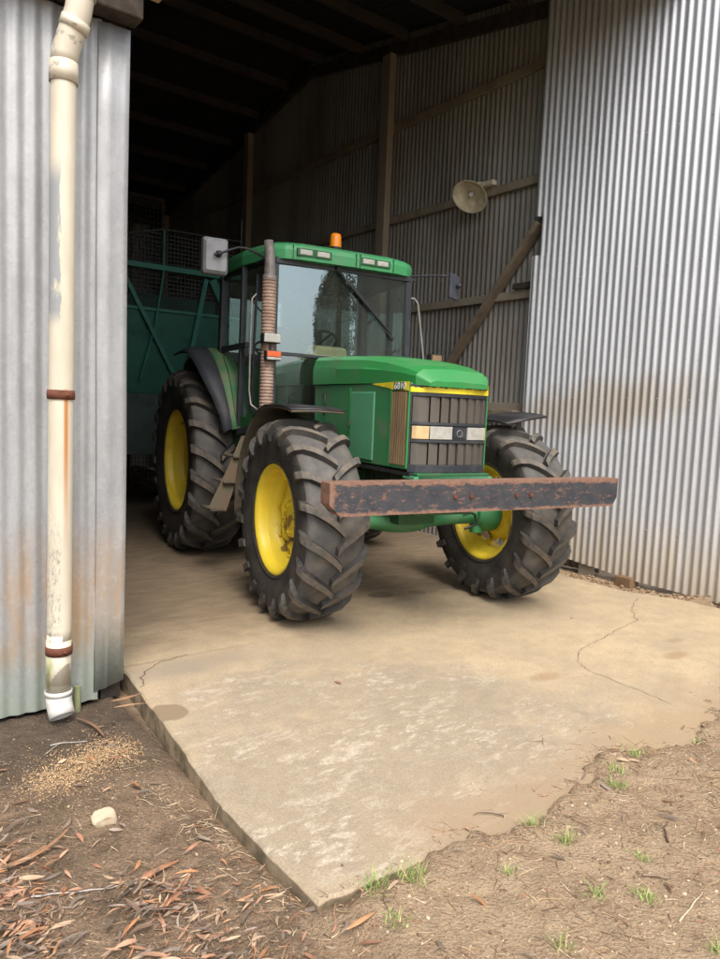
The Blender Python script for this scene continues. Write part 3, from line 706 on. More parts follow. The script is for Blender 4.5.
gp(MB().beam((4.36, S_ - .03, 3.16), (4.85, S_ - .03, 2.3), .03, .11), 'diagonal_strut', 'machine_frame')
mb = MB().tube([(2.4, S_ + .3, 3.42), (3.68, S_ - .02, 3.71), (4.8, S_ - .02, 3.74)], .012, 8); gp(mb, 'cage_top', 'mesh_wire')
mb = MB()
for i in range(45):
    a = 2.5 + i * .05
    zt = 3.70 if a > 3.68 else 3.70 - (3.68 - a) * .22
    mb.beam((a, S_ + .05, 2.68), (a, S_ + .05, zt), .006, .006)
for k in range(19):
    z = 2.72 + k * .052; a0 = 2.5 if z < 3.45 else 3.68 - (3.70 - z) / .22
    mb.beam((max(2.5, a0), S_ + .045, z), (4.75, S_ + .045, z), .006, .008)
gp(mb, 'cage_mesh', 'mesh_wire')
gp(MB().box(1.3, 5.2, S_ + 1.6, S_ + 1.7, 1.5, 3.1), 'rear_panel', 'machine_green')
for a in (2.0, 4.8):
    gp(MB().lathe([(.2, -.12), (.40, -.12), (.43, -.06), (.43, .06), (.40, .12), (.2, .12)], 32, 'y', (a, S_ + .7, .43), close=True), 'wheel', 'tyre')
    gp(MB().box(a - .1, a + .1, S_ + .6, S_ + .8, .35, .82), 'leg', 'machine_grey')
mb = MB().box(4.30, 4.40, S_ - .2, S_ - .08, 1.9, 2.06); mb.tube([(4.35, S_ - .14, 1.75), (4.35, S_ - .14, 2.2), (4.42, S_ - .14, 2.25)], .03, 8); gp(mb, 'coupling', 'steel')
# second cage further back
c2 = empty('mesh_crate', SH(3.9, 11.2, 0), TH, 'tall dark mesh crate standing behind the green machine', 'crate')
B2 = (3.9, 11.2, 0); mb = MB()
for a, s in ((2.6, 11.0), (4.38, 11.0), (2.6, 12.4), (4.38, 12.4)): mb.box(a - .025, a + .025, s - .025, s + .025, 0, 4.60)
for s in (11.0, 12.4): mb.box(2.6, 4.38, s - .02, s + .02, 4.55, 4.60); mb.box(2.6, 4.38, s - .02, s + .02, 2.3, 2.35)
mb.build('frame', 'timber_dark', c2, base=B2)
mb = MB()
for i in range(30): mb.beam((2.62 + i * .06, 11.0, 0), (2.62 + i * .06, 11.0, 4.56), .006, .006)
for i in range(60): mb.beam((2.6, 10.996, .1 + i * .075), (4.38, 10.996, .1 + i * .075), .006, .006)
mb.build('mesh', 'mesh_wire', c2, base=B2)

# ------------------------------------------------------------------ tractor
YAW = .4936
tr = empty('tractor', (.33, 5.485, 0), math.atan2(-math.cos(YAW), math.sin(YAW)),
           'green tractor with yellow wheels and rusty black bar across its nose, parked in the shed', 'tractor')
def T(mb, name, mats, parent=None, **k): return mb.build(name, mats, parent or tr, **k)

def tyre_profile(R0, hw, rb):
    h = R0 - rb
    return [(0, R0), (.30 * hw, R0 - .002), (.60 * hw, R0 - .008), (.82 * hw, R0 - .02), (.94 * hw, R0 - .045), (1.0 * hw, R0 - .09), (1.01 * hw, R0 - .45 * h), (.97 * hw, R0 - .65 * h), (.90 * hw, R0 - .82 * h), (.86 * hw, rb + .012), (.80 * hw, rb)]
def make_wheel(R, hw, rb, nl, lug_h, lug_w, sgn, disc_y, name):
    """wheel local frame: axis y, origin at centre; sgn=-1: outer side is -y"""
    R0 = R - lug_h; prof = tyre_profile(R0, hw, rb)
    full = [(r, y) for y, r in prof[::-1]] + [(r, -y) for y, r in prof[1:]]
    mb = MB()
    n = 96; k0 = 5 ; L = len(full)
    vs = []
    for (r, y) in full:
        for k in range(n):
            t = 2 * PI * k / n; vs.append((r * math.sin(t), y, r * math.cos(t)))
    for i in range(L - 1):
        mid = abs((full[i][1] + full[i + 1][1]) / 2) < .9 * hw and (full[i][0] + full[i + 1][0]) / 2 > R0 - .05
        mb.add([], [])
        o = 0
        for k in range(n):
            mb.f.append((i * n + k, i * n + (k + 1) % n, (i + 1) * n + (k + 1) % n, (i + 1) * n + k)); mb.m.append(2 if mid else 0); mb.c.append(None); mb.sm.append(True)
    mb.v = [tuple(v) for v in vs]
    # sidewall ribs
    for s in (-1, 1):
        for rr_ in (rb + .035, rb + .16 * (R0 - rb) + .03):
            yy = .905 * hw
            mb.lathe([(rr_ - .006, s * yy * .97), (rr_, s * (yy + .004)), (rr_ + .006, s * yy * .985)], 72, 'y')
    # path of a lug on the surface: y from just past the centre line out over the shoulder
    def surf(u):   # u: 0 centre .. 1 end on sidewall -> (y, r, nx(y), nr)
        pts = prof[:6] + [(1.005 * hw, R0 - .13)]
        ls = [0]
        for p, q_ in zip(pts, pts[1:]): ls.append(ls[-1] + math.dist(p, q_))
        d = u * ls[-1]
        for i in range(len(pts) - 1):
            if d <= ls[i + 1] + 1e-9:
                t = (d - ls[i]) / (ls[i + 1] - ls[i]); p, q_ = pts[i], pts[i + 1]
                y = p[0] + (q_[0] - p[0]) * t; r = p[1] + (q_[1] - p[1]) * t
                ty, tr_ = q_[0] - p[0], q_[1] - p[1]; l = math.hypot(ty, tr_); return y, r, -tr_ / l, ty / l
        return pts[-1][0], pts[-1][1], 1, 0
    us = [-.10, .03, .2, .38, .55, .68, .78, .86, .93, 1.0]
    sweep = hw * 1.02 / R
    for s in (-1, 1):
        for i in range(nl):
            th0 = 2 * PI * (i + (.5 if s > 0 else 0)) / nl
            rows_ = []
            for u in us:
                y, r, ny_, nr_ = surf(max(u, 0));
                if u < 0: y = u * hw * 1.0
                th = th0 - sweep * (max(u, 0) ** .85 if u > 0 else u)
                if u > .8: th = th0 - sweep * (.8 ** .85 + (u - .8) * .35)
                wd = lug_w * (1.0 + .35 * max(u, 0)); hgt = lug_h * (1 if u < .75 else 1 - .62 * (u - .75) / .25)
                row = []
                for (dw, hh) in ((-.72, -.004), (-.5, hgt), (.5, hgt), (.72, -.004)):
                    rr2 = r + nr_ * hh; yy2 = (y + ny_ * hh) * s; t2 = th + dw * wd / R
                    row.append((rr2 * math.sin(t2), yy2, rr2 * math.cos(t2)))
                rows_.append(row)
            vs = [p for r2 in rows_ for p in r2]
            o_ = len(mb.v); mb.v += vs
            for a in range(len(us) - 1):
                for k in range(3):
                    mb.f.append((o_ + a * 4 + k, o_ + a * 4 + k + 1, o_ + a * 4 + 5 + k, o_ + a * 4 + 4 + k)); mb.m.append(1 if (k == 1 and us[a] < .86) else 0); mb.c.append(None); mb.sm.append(False)
            for a in (0, len(us) - 1):
                mb.f.append(tuple(o_ + a * 4 + k for k in range(4))); mb.m.append(0); mb.c.append(None); mb.sm.append(False)
    wh = bpy.data.objects.new('wheel', None); col.objects.link(wh); wh.parent = tr
    mb.build('tyre', ['tyre', 'lug', 'tread'], wh, bev=0)
    # rim: barrel with lips, open both sides
    ry = .84 * hw
    mb = MB()
    pr = [(rb + .004, -ry - .004), (rb + .018, -ry - .006), (rb + .02, -ry + .004), (rb - .004, -ry + .006), (rb - .016, -ry + .03), (rb - .02, -ry + .07), (rb - .022, -ry + .085), (rb - .060, -ry + .10), (rb - .062, 0), (rb - .060, ry - .10), (rb - .022, ry - .085), (rb - .02, ry - .07), (rb - .016, ry - .03), (rb - .004, ry - .006), (rb + .02, ry - .004), (rb + .018, ry + .006), (rb + .004, ry + .004),
          (rb - .012, ry - .006), (rb - .024, ry - .03), (rb - .028, ry - .07), (rb - .030, ry - .085), (rb - .068, ry - .10), (rb - .070, 0), (rb - .068, -ry + .10), (rb - .030, -ry + .085), (rb - .028, -ry + .07), (rb - .024, -ry + .03), (rb - .012, -ry + .006)]
    mb.lathe(pr, 72, 'y', close=True)
    mb.build('rim', 'yellow', wh)
    return wh, rb, ry
def disc_part(wh, rb, dy, s, lobes, front):
    """dy: plane of the disc; s: outward sign"""
    mb = MB(); n = 96
    def ring(r, y, wob=0):
        return [((r + wob * (math.cos(lobes * 2 * PI * k / n) ** 3 if lobes else 0)) * math.sin(2 * PI * k / n), y, (r + wob * (math.cos(lobes * 2 * PI * k / n) ** 3 if lobes else 0)) * math.cos(2 * PI * k / n)) for k in range(n)]
    if front:
        secs = [ring(.07, dy + s * .0), ring(.16, dy), ring(.19, dy + s * .005), ring(.215, dy + s * .05), ring(.250, dy + s * .055, .036)]
    else:
        secs = [ring(.07, dy), ring(.24, dy), ring(.29, dy + s * .01), ring(.38, dy + s * .085), ring(rb - .085, dy + s * .10), ring(rb - .06, dy + s * .10, .0)]
    mb.loft(secs, cap=False, smooth=True); mb.build('disc', 'yellow', wh, solid=.012)
    hb = MB()
    if front:
        hb.lathe([(0, dy + s * .10), (.055, dy + s * .10), (.065, dy + s * .092), (.12, dy + s * .090), (.132, dy + s * .082), (.136, dy + s * .012), (.136, dy - s * .12), (0, dy - s * .12)], 40, 'y')
        R1, nb, r1, y1 = .098, 10, .011, .085
    else:
        hb.lathe([(0, dy + s * .13), (.06, dy + s * .128), (.09, dy + s * .10), (.12, dy + s * .03), (.16, dy + s * .012), (.16, dy - s * .1), (0, dy - s * .1)], 40, 'y')
        R1, nb, r1, y1 = .20, 8, .016, .015
    bb = hb
    for k in range(nb):
        t = 2 * PI * k / nb; bb.lathe([(0, s * (y1 + .022)), (r1, s * (y1 + .02)), (r1, s * y1 * .5)], 6, 'y', (R1 * math.sin(t), dy, R1 * math.cos(t)), smooth=False)
    if front:
        for k in range(8):
            t = 2 * PI * k / 8; bb.lathe([(0, s * .075), (r1, s * .073), (r1, s * .03)], 6, 'y', (.285 * math.sin(t), dy, .285 * math.cos(t)), smooth=False)
            c_, s2 = math.cos(t), math.sin(t)
            bb.beam((.275 * s2, dy + s * .035, .275 * c_), ((rb - .06) * s2, dy + s * .035, (rb - .06) * c_), .055, .03, (0, 1, 0))
    bb.build('hub', 'yellow', wh)
FR, FH, FB = .715, .205, .372
for (y, s) in ((-.865, -1), (.945, 1)):
    wh, rb, ry = make_wheel(FR, FH + .01, FB, 19, .040, .046, s, 0, 'front')
    wh.location = (0, y, FR - .012); wh.rotation_euler = (0, .21 if s < 0 else .37, 0)
    disc_part(wh, rb, -s * .03, s, 8, True)
# lug direction has to be the same on both sides (arrow points forward), so wheels are not mirrored
RR, RH, RB_ = .925, .255, .497
for (y, s) in ((-.865, -1), (.885, 1)):
    wh, rb, ry = make_wheel(RR, RH, RB_, 21, .048, .054, s, 0, 'rear')
    wh.location = (-2.65, y, RR - .015); wh.rotation_euler = (0, .1, 0)
    disc_part(wh, rb, -s * .08, s, 0, False)

# hood: sections along x, cross-section bottom edge z 1.69
def hood_sec(x, hw, zt, zb, ch=.05, dz=.045):
    return [(x, -hw, zb), (x, -hw - .002, (zb + zt) / 2), (x, -hw + .004, zt - .10), (x, -hw + ch * .35, zt - dz), (x, -hw + ch, zt - dz * .35), (x, -hw * .5, zt - .006), (x, 0, zt),
            (x, hw * .5, zt - .006), (x, hw - ch, zt - dz * .35), (x, hw - ch * .35, zt - dz), (x, hw - .004, zt - .10), (x, hw + .002, (zb + zt) / 2), (x, hw, zb)]
mb = MB()
secs = [hood_sec(-.97, .345, 1.937, 1.69), hood_sec(-.55, .338, 1.928, 1.69), hood_sec(-.1, .33, 1.908, 1.688), hood_sec(.20, .325, 1.878, 1.685), hood_sec(.42, .321, 1.840, 1.678, .06)]
nose = [(.585, .300, 1.790, 1.672, .055, .035), (.668, .235, 1.705, 1.664, .05, .01)]
for (x, hw, zt, zb, ch, dz) in nose:
    q_ = hood_sec(x, hw, zt, zb, ch, dz); mid = zb + (zt - zb) * .5
    q_[2] = (x, -hw + .004, zb + (zt - zb) * .62); q_[10] = (x, hw - .004, zb + (zt - zb) * .62); secs.append(q_)
mb.loft(secs, closed=False, cap=False, smooth=True)
mb.add(secs[-1], [tuple(range(13))]); mb.add(secs[0], [tuple(range(13))])
ho = T(mb, 'hood', 'green_hood'); md = ho.modifiers.new('b', 'BEVEL'); md.width = .013; md.segments = 2; md.limit_method = 'ANGLE'; md.angle_limit = R_(18); md.harden_normals = True
# nose outline in plan, used by the grille
OUT = [(.56, -.318), (.60, -.285), (.625, -.20), (.638, -.10), (.642, 0), (.638, .10), (.625, .20), (.60, .285), (.56, .318)]
def outl(off=0.):
    r = []
    for k, p in enumerate(OUT):
        a = Vector(OUT[max(k - 1, 0)]); b_ = Vector(OUT[min(k + 1, len(OUT) - 1)]); t = (b_ - a).normalized()
        r.append((p[0] + t.y * off, p[1] - t.x * off))
    return r
def along(t, off=0.):
    o = outl(off); L = [0]
    for p, q_ in zip(o, o[1:]): L.append(L[-1] + math.dist(p, q_))
    d = t * L[-1]
    for k in range(len(o) - 1):
        if d <= L[k + 1] + 1e-9:
            u = (d - L[k]) / (L[k + 1] - L[k]); return (o[k][0] + (o[k + 1][0] - o[k][0]) * u, o[k][1] + (o[k + 1][1] - o[k][1]) * u)
    return o[-1]
def band(mb, z0, z1, off=0., t0=0, t1=1, n=24, back=.05, mi=0, slant=0):
    fr = [along(t0 + (t1 - t0) * k / n, off) for k in range(n + 1)]
    bk = [along(t0 + (t1 - t0) * k / n, off - back) for k in range(n + 1)]
    secs = [[(f[0], f[1], z0), (f[0] - slant, f[1], z1), (b_[0] - slant, b_[1], z1), (b_[0], b_[1], z0)] for f, b_ in zip(fr, bk)]
    mb.loft(secs, mi, cap=True)
    return mb
gr = T(band(MB(), 1.09, 1.66, -.035, back=.02), 'grille', 'gap')
mb = MB()
band(mb, 1.598, 1.628, .002); band(mb, 1.086, 1.138, .004); band(mb, 1.288, 1.306, .003); band(mb, 1.405, 1.424, .003)
band(mb, 1.138, 1.6, .002, 0, .018, 2); band(mb, 1.138, 1.6, .002, .982, 1, 2)
T(mb, 'grille_frame', 'frame_black', gr, bev=.003)
def slats(z0, z1, name):
    mb = MB(); e = [.022, .205, .325, .435, .545, .655, .765, .875, .978]
    for k in range(8):
        a0, a1 = e[k] + .004, e[k + 1] - .012
        n = 6
        fr = [along(a0 + (a1 - a0) * j / n, -.002 - .012 * j / n) for j in range(n + 1)]
        bk = [along(a0 + (a1 - a0) * j / n, -.024) for j in range(n + 1)]
        mb.loft([[(f[0], f[1], z0), (f[0], f[1], z1), (b_[0], b_[1], z1), (b_[0], b_[1], z0)] for f, b_ in zip(fr, bk)])
    return T(mb, name, 'slat', gr)
slats(1.426, 1.596, 'grille_slats'); slats(1.140, 1.286, 'grille_slats')
mb = MB(); band(mb, 1.308, 1.403, -.006, .018, .982, back=.02); T(mb, 'lamp_panel', 'frame_black', gr)
for (t0, t1) in ((.215, .465), (.66, .90)):
    mb = MB(); band(mb, 1.312, 1.399, .003, t0, t1, 10, .02); hl = T(mb, 'headlight', 'lamp_glass', bev=.004)
for (t0, t1) in ((.03, .205), (.91, .972)):
    mb = MB(); band(mb, 1.312, 1.399, .002, t0, t1, 8, .02); T(mb, 'indicator_light', 'amber_dull', bev=.004)
mb = MB(); band(mb, 1.322, 1.390, .0, .49, .64, 6, .012); mb.v = mb.v; T(mb, 'badge_plate', 'frame_black', gr, bev=.003)
mb = MB(); x0 = .655
mb.lathe([(.020, 0), (.022, .003), (.024, 0)], 20, 'x', (x0 - .008, .035, 1.356)); T(mb, 'badge_ring', 'grey_plastic', gr)
# yellow stripe with torn upper edge across the nose and along the side
mb = MB(); n = 60; fr = [along(k / n, .006) for k in range(n + 1)]
zl = [1.624 for k in range(n + 1)]; zu = [1.660 + .006 * fbm(k * .13, 0, 3, 3, 2.) * 1.6 - (0 if 8 < k < 56 else .004) for k in range(n + 1)]
mb.add([p for k in range(n + 1) for p in ((fr[k][0], fr[k][1], zl[k]), (fr[k][0], fr[k][1], zu[k]))], [(2 * k, 2 * k + 1, 2 * k + 3, 2 * k + 2) for k in range(n)])
T(mb, 'nose_stripe', 'stripe', solid=.002)
mb = MB(); band(mb, 1.620, 1.676, .001, back=.04); T(mb, 'nose_band', 'frame_black')
for s in (-1, 1):
    yy = .3255; mb = MB()
    mb.add([(.28, s * (yy + .007), 1.652), (.35, s * (yy + .007), 1.640), (.558, s * (yy + .006), 1.632), (.558, s * (yy + .006), 1.694), (.36, s * (yy + .007), 1.692), (.06, s * (yy + .008), 1.684), (.06, s * (yy + .008), 1.679)], [(0, 1, 2, 3, 4, 5, 6)])
    T(mb, 'side_stripe', 'stripe', solid=.0015)
# model number
cu = bpy.data.curves.new('number', 'FONT'); cu.body = '6810'; cu.size = .066; cu.extrude = .001; cu.space_character = 1.05
to = bpy.data.objects.new('number_tmp', cu); col.objects.link(to)
dg = bpy.context.evaluated_depsgraph_get(); dg.update()
tm = bpy.data.meshes.new_from_object(to.evaluated_get(dg)); bpy.data.objects.remove(to)
num = bpy.data.objects.new('model_number', tm); col.objects.link(num); num.parent = tr; tm.materials.append(flat('number_white', (.85, .85, .78), .5))
num.matrix_local = Matrix.Translation((.370, -.3365, 1.642)) @ Matrix(((1.12, 0, 0, 0), (0, 0, -1, 0), (0, 1, 0, 0), (0, 0, 0, 1)))
mb = MB().box(.362, .50, -.3352, -.326, 1.638, 1.690); T(mb, 'number_plate', 'green_dark')

# side panels
for s in (-1, 1):
    y0, y1 = (-.335, -.30) if s < 0 else (.30, .335)
    yo = s * .335
    mb = MB(); mb.prism([(-.97, 1.10), (.56, 1.10), (.56, 1.686), (-.97, 1.686)], 'y', s * .29, s * .322)
    sp = T(mb, 'side_panel', 'green', bev=.006)
    mb = MB().box(-.285, .085, min(s * .32, s * .333), max(s * .32, s * .333), 1.125, 1.625)
    T(mb, 'service_door', 'green_faded', sp, bev=.008)
    T(MB().box(-.325, -.300, min(s * .32, s * .328), max(s * .32, s * .328), 1.11, 1.66), 'trim', 'green_hood', sp, bev=.003)
    mb = MB(); mb.box(.31, .325, min(s * .32, s * .331), max(s * .32, s * .331), 1.11, 1.66); mb.box(.325, .555, min(s * .32, s * .331), max(s * .32, s * .331), 1.635, 1.652)
    mb.box(.545, .560, min(s * .32, s * .331), max(s * .32, s * .331), 1.11, 1.635)
    T(mb, 'trim', 'green_hood', sp, bev=.003)
    mb = MB().box(.330, .545, min(s * .318, s * .324), max(s * .318, s * .324), 1.125, 1.63)
    for k in range(7): mb.box(.338 + k * .029, .350 + k * .029, min(s * .32, s * .334), max(s * .32, s * .334), 1.13, 1.625, 0)
    T(mb, 'side_vent', 'vent', sp)
    mb = MB().tube([(-.80, s * .33, 1.62), (-.72, s * .345, 1.60), (-.72, s * .345, 1.5), (-.76, s * .335, 1.44)], .008, 8); T(mb, 'handle', 'black', sp)
    T(MB().tube([(-.275, s * .335, 1.40), (-.275, s * .345, 1.37)], .01, 8), 'latch', 'black', sp)
# chassis below the hood
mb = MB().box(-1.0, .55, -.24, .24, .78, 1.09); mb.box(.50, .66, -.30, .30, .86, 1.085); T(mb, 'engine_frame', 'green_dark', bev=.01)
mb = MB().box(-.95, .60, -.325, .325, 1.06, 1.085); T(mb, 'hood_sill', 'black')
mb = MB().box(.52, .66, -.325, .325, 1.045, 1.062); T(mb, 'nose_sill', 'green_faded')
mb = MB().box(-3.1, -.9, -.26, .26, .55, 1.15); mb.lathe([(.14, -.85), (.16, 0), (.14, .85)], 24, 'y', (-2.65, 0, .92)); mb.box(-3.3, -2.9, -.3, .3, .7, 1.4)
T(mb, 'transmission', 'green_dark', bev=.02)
mb = MB().box(-1.55, -.75, -.62, -.28, .70, 1.15); T(mb, 'fuel_tank', 'black', bev=.03)
mb = MB()
for k in range(14): mb.box(-.15 + k * .04, -.13 + k * .04, -.245, -.24, .80, 1.05)
T(mb, 'engine_fins', 'black')
# front axle
mb = MB()
sec = []
for y, zc, hh, hx in ((-.80, .68, .06, .06), (-.62, .675, .06, .07), (-.45, .665, .055, .06), (-.25, .662, .06, .08), (-.1, .655, .085, .13), (0, .655, .09, .14), (.1, .655, .085, .13), (.25, .662, .06, .08), (.45, .665, .055, .06), (.62, .675, .065, .07), (.80, .68, .06, .06)):
    sec.append([(hx * math.cos(t) , y, zc + hh * math.sin(t)) for t in [2 * PI * k / 12 for k in range(12)]])
mb.loft(sec, smooth=True); ax = T(mb, 'front_axle', 'green')
mb = MB()
mb.box(-.20, .22, -.16, .16, .66, .82); T(mb, 'axle_bracket', 'green_dark', bev=.015)
for s, yc in ((-1, -.72), (1, .78)):
    mb = MB(); mb.lathe([(.0, yc - .10), (.10, yc - .10), (.13, yc - .04), (.155, yc + .02), (.155, yc + .08), (0, yc + .08)] if s > 0 else [(.0, yc + .10), (.10, yc + .10), (.13, yc + .04), (.155, yc - .02), (.155, yc - .08), (0, yc - .08)], 28, 'y', (0, 0, .70))
    mb.tube([(0, yc - s * .06, .54), (0, yc - s * .06, .86)], .055, 14); T(mb, 'steering_knuckle', 'green', bev=.004)
mb = MB().tube([(-.18, -.62, .68), (-.18, .70, .68)], .02, 10); mb.tube([(-.18, -.3, .68), (-.18, .1, .68)], .04, 12); T(mb, 'steering_ram', 'steel')
mb = MB().tube([(.11, .50, .70), (.13, .56, .72), (.11, .62, .70), (.10, .64, .62), (.09, .54, .585)], .011, 8); T(mb, 'hydraulic_hose', 'black')
# bar across the nose
mb = MB(); oL = [(-1.155, 1.079), (-1.155, .955), (-1.085, .886), (1.05, .893), (1.09, .955), (1.092, 1.087)]
n = len(oL)
fr = [(1.105 if y < 0 else 1.095, y, z) for y, z in oL]; bk = [(.985 if y < 0 else .975, y, z) for y, z in oL]
mb.loft([bk, fr]); bar = T(mb, 'front_bar', 'bar', bev=.006)
mb = MB()
for s in (-.23, .23):
    mb.box(.55, .99, s - .03, s + .03, .90, 1.03)
mb.box(.86, .98, -.32, .32, .91, 1.06); T(mb, 'bar_mount', 'green_dark', bar, bev=.008)
for y in (-.3, -.18, .18, .3): T(MB().lathe([(0, .012), (.014, .010), (.014, -.002)], 6, 'x', (1.1, y, .985), smooth=False), 'bolt', 'rust', bar)
# front fenders
def fender_strip(pts, y0, y1, th, name, mat, lip=0):
    mb = MB(); secs = []
    for k, (x, z) in enumerate(pts):
        a = Vector(pts[max(k - 1, 0)]); b_ = Vector(pts[min(k + 1, len(pts) - 1)]); t = (b_ - a).normalized(); nx_, nz = t.y, -t.x
        if nz < 0 and abs(nz) > abs(nx_): nx_, nz = -nx_, -nz
        zl_ = .035 if y1 > 0 else 0; secs.append([(x, y0, z - zl_), (x, (y0 + y1) / 2, z + .006), (x, y1, z + zl_)])
    mb.loft(secs, closed=False, cap=False, smooth=True); return T(mb, name, mat, solid=th)
def arc_pts(cx, cz, r, a0, a1, n=20): return [(cx + r * math.sin(R_(a0 + (a1 - a0) * k / n)), cz + r * math.cos(R_(a0 + (a1 - a0) * k / n))) for k in range(n + 1)]
FP = [(.29, 1.462), (.21, 1.475), (.10, 1.485), (-.05, 1.489), (-.20, 1.486), (-.36, 1.44)] + arc_pts(-.02, .70, .81, -32, -96, 12)
for s, y0, y1 in ((-1, -1.06, -.67), (1, .74, 1.14)):
    f = fender_strip(FP, y0, y1, .014, 'front_fender', 'mud' if s < 0 else 'black')
    mb = MB().tube([(-.25, s * .25, 1.02), (-.28, s * .5, 1.25), (-.25, (y0 + y1) / 2, 1.46)], .02, 8); T(mb, 'fender_arm', 'black', f)
# top skin of the near front fender (cleaner black plastic)
fender_strip([(x + .0, z + .012) for x, z in FP[:7]], -1.065, -.665, .010, 'fender_cap', 'black')
# rear fenders: green inner strip, black rubber extension
RP = [(-3.35, 1.72), (-3.1, 1.92), (-2.8, 2.02), (-2.5, 2.05), (-2.25, 2.02), (-2.05, 1.93), (-1.90, 1.80), (-1.78, 1.63), (-1.68, 1.45), (-1.60, 1.28)]
for s in (-1, 1):
    mb = MB()
    mb.loft([[(x, s * .70, z), (x, s * (.82 - .02 * sst(z, 1.9, 1.3)), z - .005), (x, s * (.90 - .055 * sst(z, 2.0, 1.3)), z - .012)] for x, z in RP], closed=False, cap=False, smooth=True)
    mb.add([(x, s * .705, z) for x, z in RP] + [(RP[-1][0], s * .705, 1.25), (-1.9, s * .705, 1.1), (-3.3, s * .705, 1.1)], [tuple(range(len(RP) + 3))])
    rf = T(mb, 'rear_fender', 'green_dusty', solid=.02)
    mb = MB(); mb.loft([[(x, s * (.895 - .055 * sst(z, 2.0, 1.3)), z - .0), (x - .01, s * (1.03 - .15 * sst(z, 2.0, 1.3)), z - .02), (x - .02, s * (1.085 - .17 * sst(z, 2.0, 1.3)), z - .05)] for x, z in RP[2:]], closed=False, cap=False, smooth=True)
    T(mb, 'fender_extension', 'fender_black', rf, solid=.016)
    mb = MB(); mb.tube([(x, s * .80, z + .016) for x, z in RP[5:]] , .006, 6); T(mb, 'fender_bead', 'green_dark', rf)

# cab
cf = MB()
CW = .70
zb, zt = 1.10, 2.72
def pil(x0, y0, z0, x1, y1, z1, w=.05, d=.06): cf.beam((x0, y0, z0), (x1, y1, z1), w, d, (1, 0, 0))
for s in (-1, 1):
    pil(-1.12, s * .665, 1.33, -1.14, s * .655, zt, .055, .06)
    pil(-1.62, s * .77, 1.30, -1.62, s * .755, zt, .05, .05)
    pil(-2.20, s * .77, 1.9, -2.20, s * .755, zt, .07, .08)
    cf.beam((-1.12, s * .68, 1.33), (-1.62, s * .77, 1.25), .05, .06); cf.beam((-1.12, s * .67, 2.70), (-2.2, s * .76, 2.70), .05, .05)
    cf.beam((-1.45, s * .77, 2.02), (-2.2, s * .77, 2.02), .04, .05)
cf.box(-2.24, -2.16, -.77, .77, 1.9, 2.0); cf.box(-2.24, -2.16, -.77, .77, 2.66, 2.74)
cf.box(-1.145, -1.105, -.66, .66, 1.925, 1.95); cf.box(-1.15, -1.10, -.66, .66, 2.685, 2.74); cf.box(-1.145, -1.10, -.67, .67, 1.31, 1.355)
cabf = T(cf, 'cab_frame', 'frame_black', bev=.004)
mb = MB().box(-2.25, -1.16, -.70, .70, 1.10, 1.16); mb.box(-2.25, -2.2, -.70, .70, 1.1, 1.9)
for s in (-1, 1):
    mb.add([(-1.14, s * .69, 1.10), (-1.62, s * .765, 1.10), (-1.62, s * .765, 1.40), (-1.14, s * .69, 1.34)], [(0, 1, 2, 3)])
    mb.add([(-1.60, s * .76, 1.1), (-2.2, s * .76, 1.1), (-2.2, s * .76, 2.0), (-1.60, s * .76, 1.42)], [(0, 1, 2, 3)])
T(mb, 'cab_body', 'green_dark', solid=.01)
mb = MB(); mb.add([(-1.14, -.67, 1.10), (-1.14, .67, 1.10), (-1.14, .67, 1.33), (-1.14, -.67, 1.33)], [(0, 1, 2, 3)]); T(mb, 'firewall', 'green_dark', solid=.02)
def pane(pts, name='window_pane', parent=None):
    mb = MB(); mb.add(pts, [tuple(range(len(pts)))]); return T(mb, name, 'glass', parent)
# slightly bowed windscreen
def bowed(z0, z1, x0, x1, hw, bow=.03, n=16):
    mb = MB(); secs = []
    for k in range(n + 1):
        y = -hw + 2 * hw * k / n; b_ = bow * (1 - (y / hw) ** 2)
        secs.append([(x0 + b_, y, z0), (x1 + b_, y, z1)])
    mb.loft(secs, closed=False, cap=False, smooth=True); return mb
T(bowed(1.955, 2.69, -1.118, -1.128, .635, .012), 'windscreen', 'glass')
T(bowed(1.355, 1.925, -1.118, -1.118, .635, .004), 'lower_window', 'glass')
for s in (-1, 1):
    pane([(-1.17, s * .685, 1.40), (-1.60, s * .765, 1.42), (-1.60, s * .755, 2.67), (-1.17, s * .67, 2.67)], 'door_glass')
    pane([(-1.65, s * .765, 2.05), (-2.15, s * .765, 2.05), (-2.15, s * .757, 2.67), (-1.65, s * .757, 2.67)])
pane([(-2.2, -.7, 2.0), (-2.2, .7, 2.0), (-2.2, .7, 2.67), (-2.2, -.7, 2.67)], 'rear_window')
# door rails
mb = MB()
mb.tube([(-1.40, -.735, 1.45), (-1.40, -.73, 2.0), (-1.38, -.72, 2.62)], .012, 8); mb.box(-1.50, -1.44, -.80, -.76, 1.92, 1.99)
T(mb, 'door_bar', 'frame_black')
# roof
def roof_sec(z, gx, gy, fx):
    o = [(fx - gx, -.60 - gy), (fx + .035 - gx, -.45 - gy * .5), (fx + .045 - gx, 0), (fx + .035 - gx, .45 + gy * .5), (fx - gx, .60 + gy), (fx - .06 - gx, .685 + gy), (-1.6, .79 + gy), (-2.15 + gx, .80 + gy), (-2.30 + gx, .70 + gy), (-2.30 + gx, -.70 - gy), (-2.15 + gx, -.80 - gy), (-1.6, -.79 - gy), (fx - .06 - gx, -.685 - gy)]
    return [(x, y, z) for x, y in o]
mb = MB(); mb.loft([roof_sec(2.725, 0, -.005, -1.07), roof_sec(2.80, 0, 0, -1.065), roof_sec(2.845, .015, -.012, -1.07), roof_sec(2.875, .07, -.06, -1.08), roof_sec(2.92, .30, -.25, -1.12), roof_sec(2.935, .5, -.45, -1.15)], smooth=False)
ro = T(mb, 'roof', 'green_roof', bev=.01)
